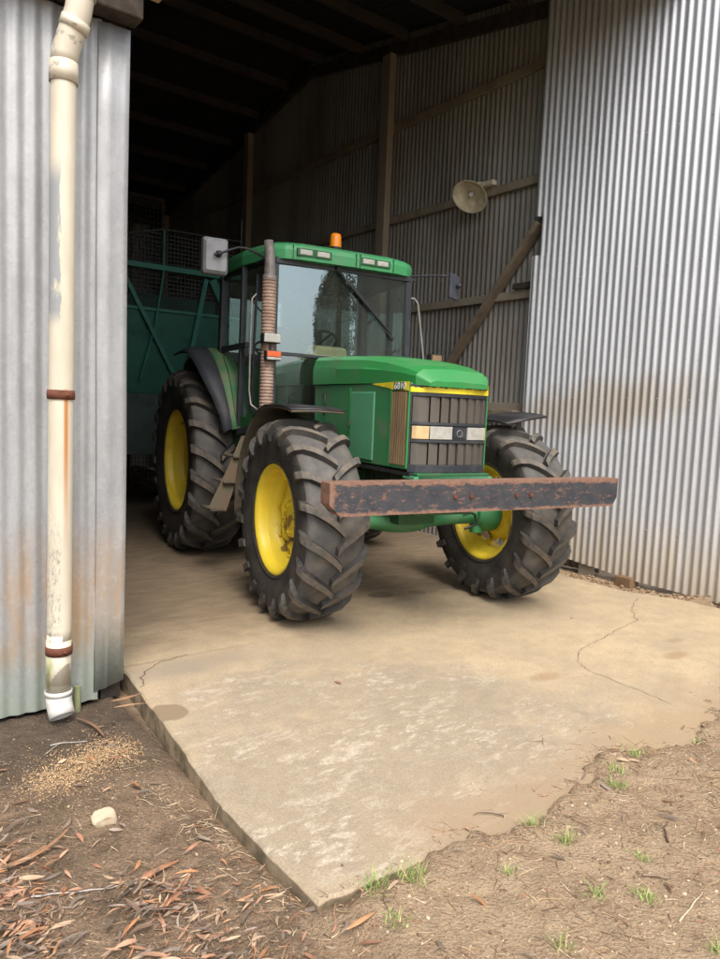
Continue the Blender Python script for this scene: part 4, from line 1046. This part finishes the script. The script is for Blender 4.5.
mb = MB().box(-2.28, -1.13, -.74, .74, 2.70, 2.722); T(mb, 'roof_lining', 'black', ro)
def fasc_x(y): return -1.018 - (.011 * min(abs(y), .45) / .45 + max(0, abs(y) - .45) * .25)
for y in (-.425, -.265, .17, .315):
    wl = MB().box(fasc_x(y) - .02, fasc_x(y) + .006, y - .078, y + .078, 2.755, 2.818)
    wo = T(wl, 'work_light', 'green_dark', bev=.003)
    mb = MB().box(fasc_x(y), fasc_x(y) + .011, y - .058, y + .058, 2.765, 2.808); T(mb, 'lens', 'lamp_glass', wo, bev=.006)
for y in (-.53, .05, .09, .43):
    mb = MB().box(fasc_x(y) - .01, fasc_x(y) + .004, y - .003, y + .003, 2.73, 2.84); T(mb, 'seam', 'green_dark', ro)
# beacon
mb = MB().lathe([(0, 0), (.052, 0), (.055, .02), (.05, .035), (0, .035)], 28, 'z', (-1.42, .035, 2.93)); be = T(mb, 'beacon', 'black')
mb = MB().lathe([(.052, 0), (.052, .04), (.05, .09), (.044, .115), (.02, .125), (0, .126)], 28, 'z', (-1.42, .035, 2.962)); T(mb, 'beacon_lens', 'beacon', be)
mb = MB().lathe([(0, 0), (.022, .0), (.022, .05), (0, .055)], 14, 'z', (-1.42, .035, 2.975)); T(mb, 'beacon_bulb', 'lamp_glass', be)
# wiper
mb = MB().tube([(-1.085, -.09, 2.70), (-1.082, -.02, 2.62), (-1.080, .34, 2.30), (-1.085, .46, 2.20)], .009, 8)
mb.beam((-1.092, .04, 2.60), (-1.092, .50, 2.14), .012, .022); mb.tube([(-1.11, -.10, 2.71), (-1.07, -.09, 2.70)], .022, 12); T(mb, 'wiper', 'black')
# exhaust stack
EX, EY = -1.02, -.745
mb = MB(); pr = []
z = 1.38
while z < 2.52:
    pr += [(.0565, z), (.0585, z + .003), (.0585, z + .017), (.0565, z + .019), (.0545, z + .021), (.0545, z + .025)]; z += .027
mb.lathe(pr, 28, 'z', (EX, EY, 0)); mb.lathe([(0, 2.525), (.058, 2.525)], 28, 'z', (EX, EY, 0))
exo = T(mb, 'exhaust_guard', 'exhaust')
mb = MB().tube([(EX, EY, 1.15), (EX, EY, 2.60), (EX, EY, 2.62), (EX - .005, EY - .002, 2.74), (EX - .015, EY - .012, 2.835)], [.045, .045, .043, .038, .037], 20, cap=False)
mb.lathe([(.052, 2.50), (.058, 2.53), (.052, 2.56)], 20, 'z', (EX, EY, 0)); T(mb, 'exhaust_pipe', paint('exhaust_steel', (.22, .20, .185), (.10, .06, .045), .7, .6, .3, scale=12), exo, solid=.004)
# lamp pair on a bracket in front of the stack
mb = MB().box(EX + .02, EX + .10, EY - .075, EY + .075, 2.005, 2.085); lo = T(mb, 'side_lamp', 'black', bev=.008)
mb = MB().box(EX + .10, EX + .112, EY - .07, EY + .07, 2.01, 2.08); T(mb, 'lens', 'lamp_glass', lo, bev=.008)
mb = MB().box(EX + .03, EX + .095, EY - .045, EY + .085, 1.865, 1.945); lo = T(mb, 'turn_lamp', 'black', bev=.006)
mb = MB().box(EX + .095, EX + .107, EY - .04, EY + .08, 1.895, 1.94); T(mb, 'lens', 'orange', lo, bev=.004)
mb = MB().box(EX + .095, EX + .107, EY - .04, EY + .08, 1.870, 1.892); T(mb, 'lens', 'lamp_glass', lo, bev=.004)
mb = MB().box(EX + .05, EX + .07, EY - .01, EY + .01, 1.93, 2.02); T(mb, 'bracket', 'black', lo)
# grab handles
mb = MB().tube([(-1.17, -.80, 2.42), (-1.16, -.84, 2.38), (-1.15, -.85, 2.1), (-1.15, -.85, 1.62), (-1.13, -.84, 1.50), (-1.08, -.80, 1.46), (-1.04, -.77, 1.46)], .009, 10); T(mb, 'grab_rail', 'steel')
mb = MB().tube([(-1.13, .66, 2.54), (-1.12, .72, 2.54), (-1.11, .755, 2.50), (-1.10, .84, 2.0), (-1.12, .80, 1.9)], .011, 10); T(mb, 'grab_rail', 'steel')
mb = MB().tube([(-1.05, .70, 1.90), (-.95, .82, 1.93)], .012, 8); mb.box(-.99, -.91, .80, .92, 1.93, 2.03); lo = T(mb, 'side_lamp', 'black', bev=.008)
mb = MB().box(-.91, -.90, .81, .91, 1.94, 2.02); T(mb, 'lens', 'vent', lo)
# mirrors
mb = MB(); yc, zc = -1.15, 2.688
o = []
for x, k in ((-1.235, .80), (-1.20, .97), (-1.17, 1.0), (-1.165, .96)):
    o.append([(x, yc + k * a, zc + k * b_) for a, b_ in ((-.105, -.13), (-.092, -.148), (.092, -.148), (.105, -.13), (.105, .13), (.092, .148), (-.092, .148), (-.105, .13))])
o = [[(-2.335 - p[0] + 0 if False else p[0], p[1], p[2]) for p in q_] for q_ in o]
# housing back faces the front of the tractor
o = [[(x_, p[1], p[2]) for p in q_] for x_, q_ in zip((-1.24, -1.235, -1.19, -1.165), (o[2], o[2], o[1], o[0]))]
mb.loft(o); mi_ = T(mb, 'mirror', 'grey_plastic', bev=.006)
mb = MB().lathe([(0, .04), (.022, .038), (.026, 0), (.03, -.01)], 16, 'x', (-1.16, -1.135, 2.70)); mb.tube([(-1.14, -1.18, 2.685), (-1.13, -1.135, 2.70), (-1.13, -1.06, 2.735), (-1.14, -.98, 2.77), (-1.15, -.90, 2.775), (-1.15, -.80, 2.745), (-1.15, -.70, 2.70)], .010, 10)
T(mb, 'mirror_arm', 'black', mi_)
mb = MB().box(-.016, .016, -.070, .070, -.118, .118)
mb.v = [(-1.13 + x * .8 - y * .35 , 1.165 + y * .94 + x * .3, 2.70 + z - y * .12) for x, y, z in mb.v]
mi2 = T(mb, 'mirror', paint('mirror_shell', (.055, .06, .08), (.12, .11, .10), .3, .5), bev=.010)
mb = MB().tube([(-1.13, .66, 2.74), (-1.13, .9, 2.775), (-1.12, 1.13, 2.80)], .009, 8); mb.lathe([(0, .05), (.02, .048), (.022, -.02)], 12, 'x', (-1.12, 1.20, 2.71)); T(mb, 'mirror_arm', 'frame_black', mi2)
mb = MB().tube([(-1.9, -.70, 2.90), (-1.9, -.70, 3.18)], .004, 6); T(mb, 'antenna', 'black')
# cab interior
mb = MB().prism([(-1.24, 1.93), (-1.56, 1.93), (-1.55, 1.96), (-1.40, 2.065), (-1.24, 2.04)], 'y', -.24, .12)
mb.v = [(x, y * (1 if z < 1.95 else .84) , z) for x, y, z in mb.v]; T(mb, 'dashboard', 'cream', bev=.02)
T(MB().box(-1.52, -1.26, -.20, .08, 1.16, 1.93), 'dash_column', 'black', bev=.02)
mb = MB(); c = Vector((-1.62, -.03, 2.10)); qq = Vector((-.55, 0, .83)).to_track_quat('Z', 'Y'); m2 = MB()
pts = [(.19 * math.cos(2 * PI * k / 40), .19 * math.sin(2 * PI * k / 40), 0) for k in range(41)]; m2.tube(pts, .012, 8, cap=False)
for k in range(3): t = 2 * PI * k / 3; m2.tube([(0, 0, -.02), (.18 * math.cos(t), .18 * math.sin(t), 0)], .010, 6)
m2.tube([(0, 0, 0), (0, 0, -.3)], .025, 10); rot(m2, c, qq); T(m2, 'steering_wheel', 'black')
mb = MB().box(-2.12, -1.78, -.27, .25, 1.55, 1.72); mb.box(-2.18, -2.05, -.26, .24, 1.70, 2.28); mb.box(-2.1, -1.85, -.2, .2, 1.16, 1.55); T(mb, 'seat', 'seat', bev=.04)
mb = MB().box(-2.1, -1.5, .35, .66, 1.16, 1.75); T(mb, 'side_console', 'seat', bev=.02)
# step ladder on the near side
mb = MB()
LT = [(-1.20, -.80, 1.25), (-1.16, -.97, .55)]
def lad(x0, y0, z0, x1, y1, z1, w): 
    mb.add([(x0, y0 - w, z0), (x0, y0, z0), (x1, y1, z1), (x1, y1 - w, z1)], [(0, 1, 2, 3)])
T(MB(), 'ladder', 'green_dusty') if False else None
lm = MB()
lm.loft([[(-1.33, -.845, 1.225), (-1.33, -.752, 1.235)], [(-1.34, -.965, .93), (-1.34, -.85, .92)], [(-1.35, -1.12, .60), (-1.35, -.965, .56)]], closed=False, cap=False)
stp = T(lm, 'step_ladder', paint('ladder_paint', (.07, .15, .09), (.17, .12, .08), 1.0, .8, scale=5, dlo=.28, dhi=.5), solid=.012)
for k, (yy, zz) in enumerate(((-.90, 1.05), (-.985, .83), (-1.09, .59))):
    T(MB().box(-1.62, -1.30, yy - .02, yy + .12, zz - .015, zz + .0), 'step', 'mud', stp, bev=.003)

# ------------------------------------------------------------------ things on the ground
def gz(x, y):
    a, s = to_sh(x, y)
    h = ground_h(x, y)
    if a > 1.19 and a < 5.66 and s > 1.67: h = max(h, 0.0)
    return h
def sh_xy(a, s): v = SH(a, s); return v.x, v.y
# stone
sx, sy = sh_xy(.82, 2.53)
bm = bmesh.new(); bmesh.ops.create_icosphere(bm, subdivisions=3, radius=1)
for v in bm.verts:
    c = v.co; k = 1 + .14 * noise.noise(c * 1.3); c.x = max(-.85, min(.85, c.x)); c.y = max(-.7, min(.75, c.y)); c.z = max(-.6, min(.62, c.z))
    v.co = Vector((c.x * .050 * k, c.y * .044 * k, c.z * .034 * k))
me = bpy.data.meshes.new('stone'); bm.to_mesh(me); bm.free(); me.materials.append(M['stone'])
stn = bpy.data.objects.new('stone', me); col.objects.link(stn); stn.location = (sx, sy, gz(sx, sy) + .012); stn.rotation_euler = (.1, -.15, .5)
tag(stn, 'pale square stone lying on the dark soil left of the slab', 'stone')

def attr_mat(name, rough=.8, nscale=30):
    m, nt, b = new_mat(name); at = N(nt, 'ShaderNodeAttribute', attribute_name='Col')
    c = mixc(nt, noise_fac(nt, coords(nt), nscale, .3, .7), at.outputs['Color'], mixc(nt, 1.0, at.outputs['Color'], (.6, .6, .6), 'MULTIPLY'))
    nt.links.new(c, b.inputs['Base Color']); b.inputs['Roughness'].default_value = rough; b.inputs['Specular IOR Level'].default_value = .3; return m
M['leaf'] = attr_mat('dry_leaf', .6); M['grain'] = attr_mat('grain', .8, 80); M['strawm'] = attr_mat('straw', .8)
LEAFC = [(.30, .15, .085), (.36, .20, .12), (.26, .13, .08), (.36, .25, .16), (.24, .17, .12), (.19, .145, .11), (.44, .32, .21), (.17, .11, .075), (.40, .19, .09), (.25, .20, .16), (.13, .095, .07), (.22, .17, .135), (.42, .24, .15)]
def leaf(mb, x, y, z, L, W, ang, tilt, roll, curl, colr, n=6):
    q = (Matrix.Rotation(ang, 3, 'Z') @ Matrix.Rotation(tilt, 3, 'Y') @ Matrix.Rotation(roll, 3, 'X'))
    side = random.gauss(0, .35) * random.choice((0, 1)); vs = []
    for i in range(n + 1):
        t = i / n; wd = W * math.sin(PI * min(1, t * .94 + .03)) ** .8 * (1.15 - .5 * t)
        px = (t - .5) * L; cz = curl * L * (1 - (2 * t - 1) ** 2); cy = side * L * (t - .5) ** 2
        for j in (-1, 0, 1):
            v = q @ Vector((px, cy + j * wd / 2, cz + abs(j) * wd * .18)); vs.append((x + v.x, y + v.y, z + v.z))
    mb.add(vs, [(i * 3 + j, i * 3 + j + 1, i * 3 + j + 4, i * 3 + j + 3) for i in range(n) for j in (0, 1)], 0, colr, True)
def jitter(c, k=.25): f = 1.2 * random.uniform(1 - k, 1 + k); return tuple(min(1, x * f) for x in c)
lb = MB(); cnt = 0
def dens(a, s):
    # thick drift bottom-left, thin elsewhere
    d = sst(s, 2.30, 1.95) * sst(a, 1.30, .85) * (.35 + .65 * sst(fbm(a, s, 3.3, 2, 8.), -.35, .25))
    d = max(d, .95 * sst(a, .66, .45) * sst(s, 2.95, 2.3)); return d
while cnt < 12000:
    a, s = random.uniform(-.6, 1.5), random.uniform(.9, 3.0)
    if random.random() > dens(a, s) ** 1.3 * (0.55 + .9 * max(0, fbm(a, s, 2.5, 2, 4.) + .35)): continue
    if a > 1.17 + .015 * random.random() and s > 1.64: continue
    x, y = sh_xy(a, s); cnt += 1
    L = random.uniform(.03, .085) * random.choice((1, .8, .5, .4, .3)); ang = TH + random.gauss(0.15, .7) + random.choice((0, PI))
    leaf(lb, x, y, gz(x, y) + random.uniform(.002, .028), L, L * random.uniform(.07, .26), ang, random.gauss(0, .10), random.gauss(0, .5), random.gauss(.0, .06), jitter(random.choice(LEAFC)))
for i in range(800):       # thin scatter
    a, s = random.uniform(.2, 4.8), random.uniform(.7, 3.5)
    if 1.17 < a < 6 and s > bnd(a) + .05 and random.random() < .985: continue
    if a > 1.3 and random.random() < .45: continue
    x, y = sh_xy(a, s); L = random.uniform(.025, .075); leaf(lb, x, y, gz(x, y) + .008, L, L * random.uniform(.12, .3), random.uniform(0, 7), random.gauss(0, .2), random.gauss(0, .5), random.uniform(-.05, .1), jitter(random.choice(LEAFC)))
lo = lb.build('leaf_litter', 'leaf', fix=False); tag(lo, 'dry red-brown gum leaves drifted over the soil at lower left', 'leaf litter', kind='stuff')

# straw, twigs and bark fragments on the soil
def twig(mb, x, y, L, r, ang, colr, bend=.15, n=6, z0=.006, pitch=0):
    px, py = x, y; pts = []; a = ang
    for i in range(n + 1):
        pts.append((px, py, gz(px, py) + z0 + pitch * i)); a += random.gauss(0, bend); px += math.cos(a) * L / n; py += math.sin(a) * L / n
    o = len(mb.v); mb.tube(pts, [r * (1 - .6 * i / n) for i in range(n + 1)], 5, cap=False)
    for k in range(len(mb.c) - n * 5, len(mb.c)): mb.c[k] = colr
STR = [(.44, .33, .20), (.38, .26, .15), (.30, .20, .12), (.24, .15, .09), (.52, .42, .28), (.17, .11, .07), (.30, .17, .10)]
sb = MB()
for i in range(18000):
    a, s = (random.uniform(.1, 5.6), random.uniform(.55, 3.6)) if random.random() < .35 else (random.uniform(.1, 3.4), random.uniform(.7, 2.6))
    if 1.17 < a < 5.97 and s > bnd(a) + .02:
        if random.random() < .96 or s > bnd(a) + .25: continue
    near_edge = math.exp(-((s - bnd(a)) / .12) ** 2) if a > 1.2 else math.exp(-((a - 1.1) / .12) ** 2)
    if random.random() > (.55 if a > 1.2 else .22) + .45 * near_edge: continue
    if random.random() > .35 + 1.3 * (fbm(a, s, 4, 3, 6.) + .3): continue
    x, y = sh_xy(a, s); twig(sb, x, y, random.uniform(.012, .055) * random.choice((1, 1, 1, 1.9)), random.uniform(.0007, .0020), random.uniform(0, 7), jitter(random.choice(STR), .35), .13, 3, random.uniform(.0, .004))
for (a, s) in ((1.10, 2.25), (1.08, 2.4), (1.02, 2.6)):
    for i in range(14):
        x, y = sh_xy(a + random.gauss(0, .04), s + random.gauss(0, .08)); twig(sb, x, y, random.uniform(.02, .06), .0016, random.uniform(0, 7), jitter((.48, .38, .25)), .3, 4, .006)
so2 = sb.build('straw_litter', 'strawm', fix=False); tag(so2, 'fine straw and twig fragments scattered over the bare soil', 'straw', kind='stuff')
# gravel crumbs
pb = MB()
for i in range(16000):
    a, s = (random.uniform(.0, 5.6), random.uniform(.5, 3.7)) if random.random() < .3 else (random.uniform(.1, 3.4), random.uniform(.7, 2.8))
    if 1.17 < a < 5.97 and s > bnd(a) + .03 and random.random() < (.97 if s < bnd(a) + .3 else .9995): continue
    x, y = sh_xy(a, s); r = random.uniform(.0012, .0040) * random.choice((1, 1, 1, 1, 1, 2.0))
    if a > 5.9: r *= 2.5
    base_c = random.choice(((.36, .26, .165), (.28, .19, .12), (.17, .115, .075), (.48, .38, .26), (.24, .16, .10))) if a > 1.15 else random.choice(((.14, .10, .07), (.30, .23, .16), (.10, .08, .06)))
    pebble(pb, x, y, gz(x, y) + r * .2, r, jitter(base_c, .35))
for i in range(520):
    a, s = random.uniform(5.70, 6.14), random.uniform(2.2, 4.4); x, y = sh_xy(a, s); r = random.uniform(.006, .022)
    pebble(pb, x, y, gz(x, y) + r * .3, r, jitter((.30, .20, .12), .4))
po = pb.build('gravel', 'grain', fix=False); tag(po, 'small crumbs of stone and clay over the bare soil', 'gravel', kind='stuff')
# spilled grain heap under the downpipe
gb2 = MB()
for i in range(6500):
    t = random.random() ; k_ = random.choice((1, 1, 1.9)); a = .70 + .42 * t + random.gauss(0, .05 * k_); s = 2.95 + .22 * t + random.gauss(0, .075 * k_)
    if a > 1.19: continue
    x, y = sh_xy(a, s); r = random.uniform(.0014, .0036)
    hh = .012 * math.exp(-((a - .95) / .2) ** 2 - ((s - 3.08) / .12) ** 2)
    pebble(gb2, x, y, gz(x, y) + r * .5 + hh * random.random(), r, jitter(random.choice(((.46, .31, .17), (.36, .23, .12), (.55, .40, .24), (.28, .18, .10))), .2))
go = gb2.build('grain_heap', 'grain', fix=False); tag(go, 'spilled golden grain spread on the soil below the downpipe', 'grain', kind='stuff')

# bark strips and sticks that can be told apart
def strip(name, label, cat, a, s, L, W, ang, colr, curl=.03, grp=None):
    x, y = sh_xy(a, s); mb = MB(); leaf(mb, 0, 0, 0, L, W, 0, 0, .2, curl, colr, 10)
    o = mb.build(name, 'leaf', solid=.002, fix=False); o.location = (x, y, gz(x, y) + .012); o.rotation_euler = (random.uniform(-.05, .05), random.uniform(-.05, .05), ang); return tag(o, label, cat, grp)
strip('bark_strip', 'long red-brown bark strip leaning away from the pipe stub', 'bark', 1.05, 3.45, .30, .022, TH + 1.75, (.30, .17, .10))
strip('bark_strip', 'curved bark strip on the soil against the wall corner', 'bark', 1.22, 3.42, .16, .018, TH + .05, (.34, .19, .11))
strip('bark_strip', 'short bark strip beside the slab corner below the flashing', 'bark', 1.20, 3.33, .15, .014, TH - .12, (.40, .24, .14))
strip('bark_strip', 'long brown bark strip crossing the leaf drift at the left picture edge', 'bark', .55, 2.42, .36, .02, TH + .32, (.36, .20, .11))
strip('bark_strip', 'broad orange bark piece lying on the leaf drift near its upper edge', 'bark', .86, 2.12, .18, .02, TH + .25, (.46, .22, .12))
strip('bark_strip', 'flat orange bark piece alone on the soil below the slab tip', 'bark', 1.22, 1.50, .12, .016, TH + .1, (.50, .28, .14))
def stick(label, a, s, L, r, ang, colr, bend=.08):
    x, y = sh_xy(a, s); mb = MB(); twig(mb, x, y, L, r, ang, colr, bend, 9, .008)
    z0 = gz(x, y); o = mb.build('stick', 'strawm', base=(x, y, z0), fix=False); o.location = (x, y, z0); return tag(o, label, 'stick')
stick('pale grey stick on the soil in front of the downpipe outlet', .84, 3.36, .16, .004, TH - .35, (.45, .42, .38))
stick('thin pale stick over the dark soil left of the downpipe outlet', .80, 3.28, .13, .0035, TH + .55, (.40, .34, .27))
stick('dark twig lying across the slab edge with the tip on the concrete', 2.02, 1.66, .13, .003, TH + 2.2, (.12, .085, .06), .15)
stick('dark curved twig on the bare soil at right among grass tufts', 2.36, 1.22, .14, .004, TH + .3, (.14, .09, .06), .3)
stick('pale straw stick lying on the soil low at right', 2.0, .98, .20, .0035, TH + .05, (.60, .50, .34), .1)
stick('short forked looking stick on the soil between the right grass tufts', 2.1, 1.16, .10, .005, TH - .7, (.30, .21, .15), .1)
stick('long pale twig along the left picture edge over the leaf drift', .50, 2.22, .26, .0035, TH - .3, (.55, .50, .45), .05)

# grass tufts
def grass_mat():
    m, nt, b = new_mat('grass'); at = N(nt, 'ShaderNodeAttribute', attribute_name='Col')
    nt.links.new(at.outputs['Color'], b.inputs['Base Color']); b.inputs['Roughness'].default_value = .55; b.inputs['Subsurface Weight'].default_value = .0; return m
M['grass'] = grass_mat()
TU = [((1.36, 1.60), .075, 22, 'grass tuft at the slab front edge beside the slab tip'), ((1.47, 1.57), .06, 18, 'grass tuft touching the slab front edge, second from the slab tip'), ((1.30, 1.44), .05, 12, 'small tuft on the soil just below the slab tip'),
      ((2.05, 1.56), .055, 10, 'thin upright grass sprout at the slab edge midway along the dirt'), ((2.05, 1.43), .04, 12, 'small green tuft just below the upright sprout'),
      ((2.55, 1.55), .055, 26, 'widest green tuft in the dirt near the slab edge at right'), ((2.66, 1.62), .05, 16, 'green tuft close above the widest tuft'), ((2.86, 1.66), .05, 16, 'green tuft near the pale bark chips at the dirt bulge'),
      ((2.72, 1.14), .05, 18, 'tuft with thin blades near the right picture edge'), ((2.95, 1.27), .045, 12, 'faint tuft at the right picture edge above another tuft'), ((2.2, 1.22), .035, 12, 'small bright tuft mid dirt near the curved twig'),
      ((1.90, 1.20), .045, 12, 'small tuft left of the bright one in the lower dirt'), ((2.02, 1.10), .04, 16, 'tuft beside the short stick low in the dirt'), ((1.62, 1.12), .04, 8, 'sparse tuft at the bottom of the picture in the middle'),
      ((1.98, .86), .04, 10, 'sparse tuft at the bottom right of the dirt'), ((1.75, 1.42), .035, 8, 'tiny sprout between the slab edge tufts and the sprout'), ((3.25, 1.58), .035, 10, 'tiny tuft where dirt reaches the right picture edge')]
for (a, s), r, nb, lab in TU:
    x, y = sh_xy(a, s); mb = MB()
    for i in range(int(nb * 3.4)):
        bx, by = random.gauss(0, r * .36), random.gauss(0, r * .36); an = random.uniform(0, 2 * PI); h = random.uniform(.010, .032) * (1.5 if 'upright' in lab or 'touching' in lab or 'beside the slab tip' in lab else 1)
        le = random.uniform(.5, 1.9) * h; wd = random.uniform(.0012, .0024); vs = []
        cg = random.choice(((.16, .26, .05), (.12, .22, .04), (.24, .30, .08), (.34, .32, .13)))
        for k in range(4):
            t = k / 3; q_ = Vector((bx + math.cos(an) * le * t * t, by + math.sin(an) * le * t * t, h * t - .002)); n_v = Vector((-math.sin(an), math.cos(an), 0)) * wd * (1 - t * .85)
            vs += [tuple(q_ - n_v), tuple(q_ + n_v)]
        mb.add(vs, [(2 * k, 2 * k + 1, 2 * k + 3, 2 * k + 2) for k in range(3)], 0, jitter(cg, .2), True)
    o = mb.build('grass_tuft', 'grass', fix=False); o.location = (x, y, gz(x, y)); tag(o, lab, 'grass tuft', 'green grass tufts in the bare dirt')

# ------------------------------------------------------------------ trees behind the camera (mirrored in the cab glass)
def tree(name, label, x, y, h, r0, zlow, dens_n, leafs, colr, shape, trunk_r=.25):
    t = empty(name, (x, y, ground_h(x, y)), random.uniform(0, 6), label, 'tree')
    mb = MB(); mb.tube([(0, 0, 0), (.1, .05, h * .3), (0, .1, h * .6), (.05, 0, h * .92)], [trunk_r, trunk_r * .8, trunk_r * .5, .04], 10)
    for i in range(14):
        z = h * random.uniform(.3, .85); an = random.uniform(0, 2 * PI); L = shape((z / h)) * r0 * .8
        mb.tube([(0, 0, z), (math.cos(an) * L * .5, math.sin(an) * L * .5, z + L * .3), (math.cos(an) * L, math.sin(an) * L, z + L * .7)], [trunk_r * .3, trunk_r * .2, .02], 6)
    mb.build('trunk', 'bark', t)
    cb = MB(); k = 0; clumps = []
    for i in range(dens_n):
        u = random.uniform(zlow, 1.0); rr = shape(u) * r0 * math.sqrt(random.uniform(.45, 1)); an = random.uniform(0, 2 * PI)
        clumps.append((rr * math.cos(an), rr * math.sin(an), u * h))
    for cx_, cy_, cz_ in clumps:
        for j in range(leafs):
            p = Vector((random.gauss(cx_, .2), random.gauss(cy_, .2), random.gauss(cz_, .25))); s_ = random.uniform(.05, .11)
            d1 = Vector((random.gauss(0, 1), random.gauss(0, 1), random.gauss(0, 1))).normalized() * s_; d2 = d1.cross(Vector((random.gauss(0, 1), random.gauss(0, 1), 1))).normalized() * s_ * .6
            cb.add([tuple(p - d1), tuple(p + d2), tuple(p + d1), tuple(p - d2)], [(0, 1, 2, 3)], 0, jitter(colr, .35))
    cb.build('crown', 'grass', t, fix=False); return t
def refl_pos(px, dist):   # world position seen by the camera in the flat windscreen at target pixel column px, ~row 300
    d = right * ((px - 360) / 720) - up * ((300 - 479.5) / 720) + fwd
    fw = Vector((math.sin(YAW), -math.cos(YAW), 0)); P = Vector((.33, 5.485, 0)) + fw * -1.12
    C0 = Vector((0, 0, CAMH)); t = (P - C0).dot(fw) / d.dot(fw); h_ = C0 + d * t; d.normalize(); r = d - 2 * d.dot(fw) * fw
    return h_ + r * dist
p = refl_pos(326, 38); tree('conifer', 'tall narrow dark tree behind the camera, seen as a dark shape in the tractor windscreen', p.x, p.y, 10.8, 1.9, .02, 1900, 34, (.035, .055, .022), lambda u: (.9 if u < .75 else max(.0, 1 - ((u - .75) / .26) ** 2) * .9))
p = refl_pos(354, 36); tree('gum_tree', 'loose leafed gum tree behind the camera, right of the dark tree in the windscreen reflection', p.x, p.y, 10.4, 1.0, .2, 260, 18, (.06, .085, .04), lambda u: math.sin(PI * min(1, max(0.02, u))) ** .5, .14)
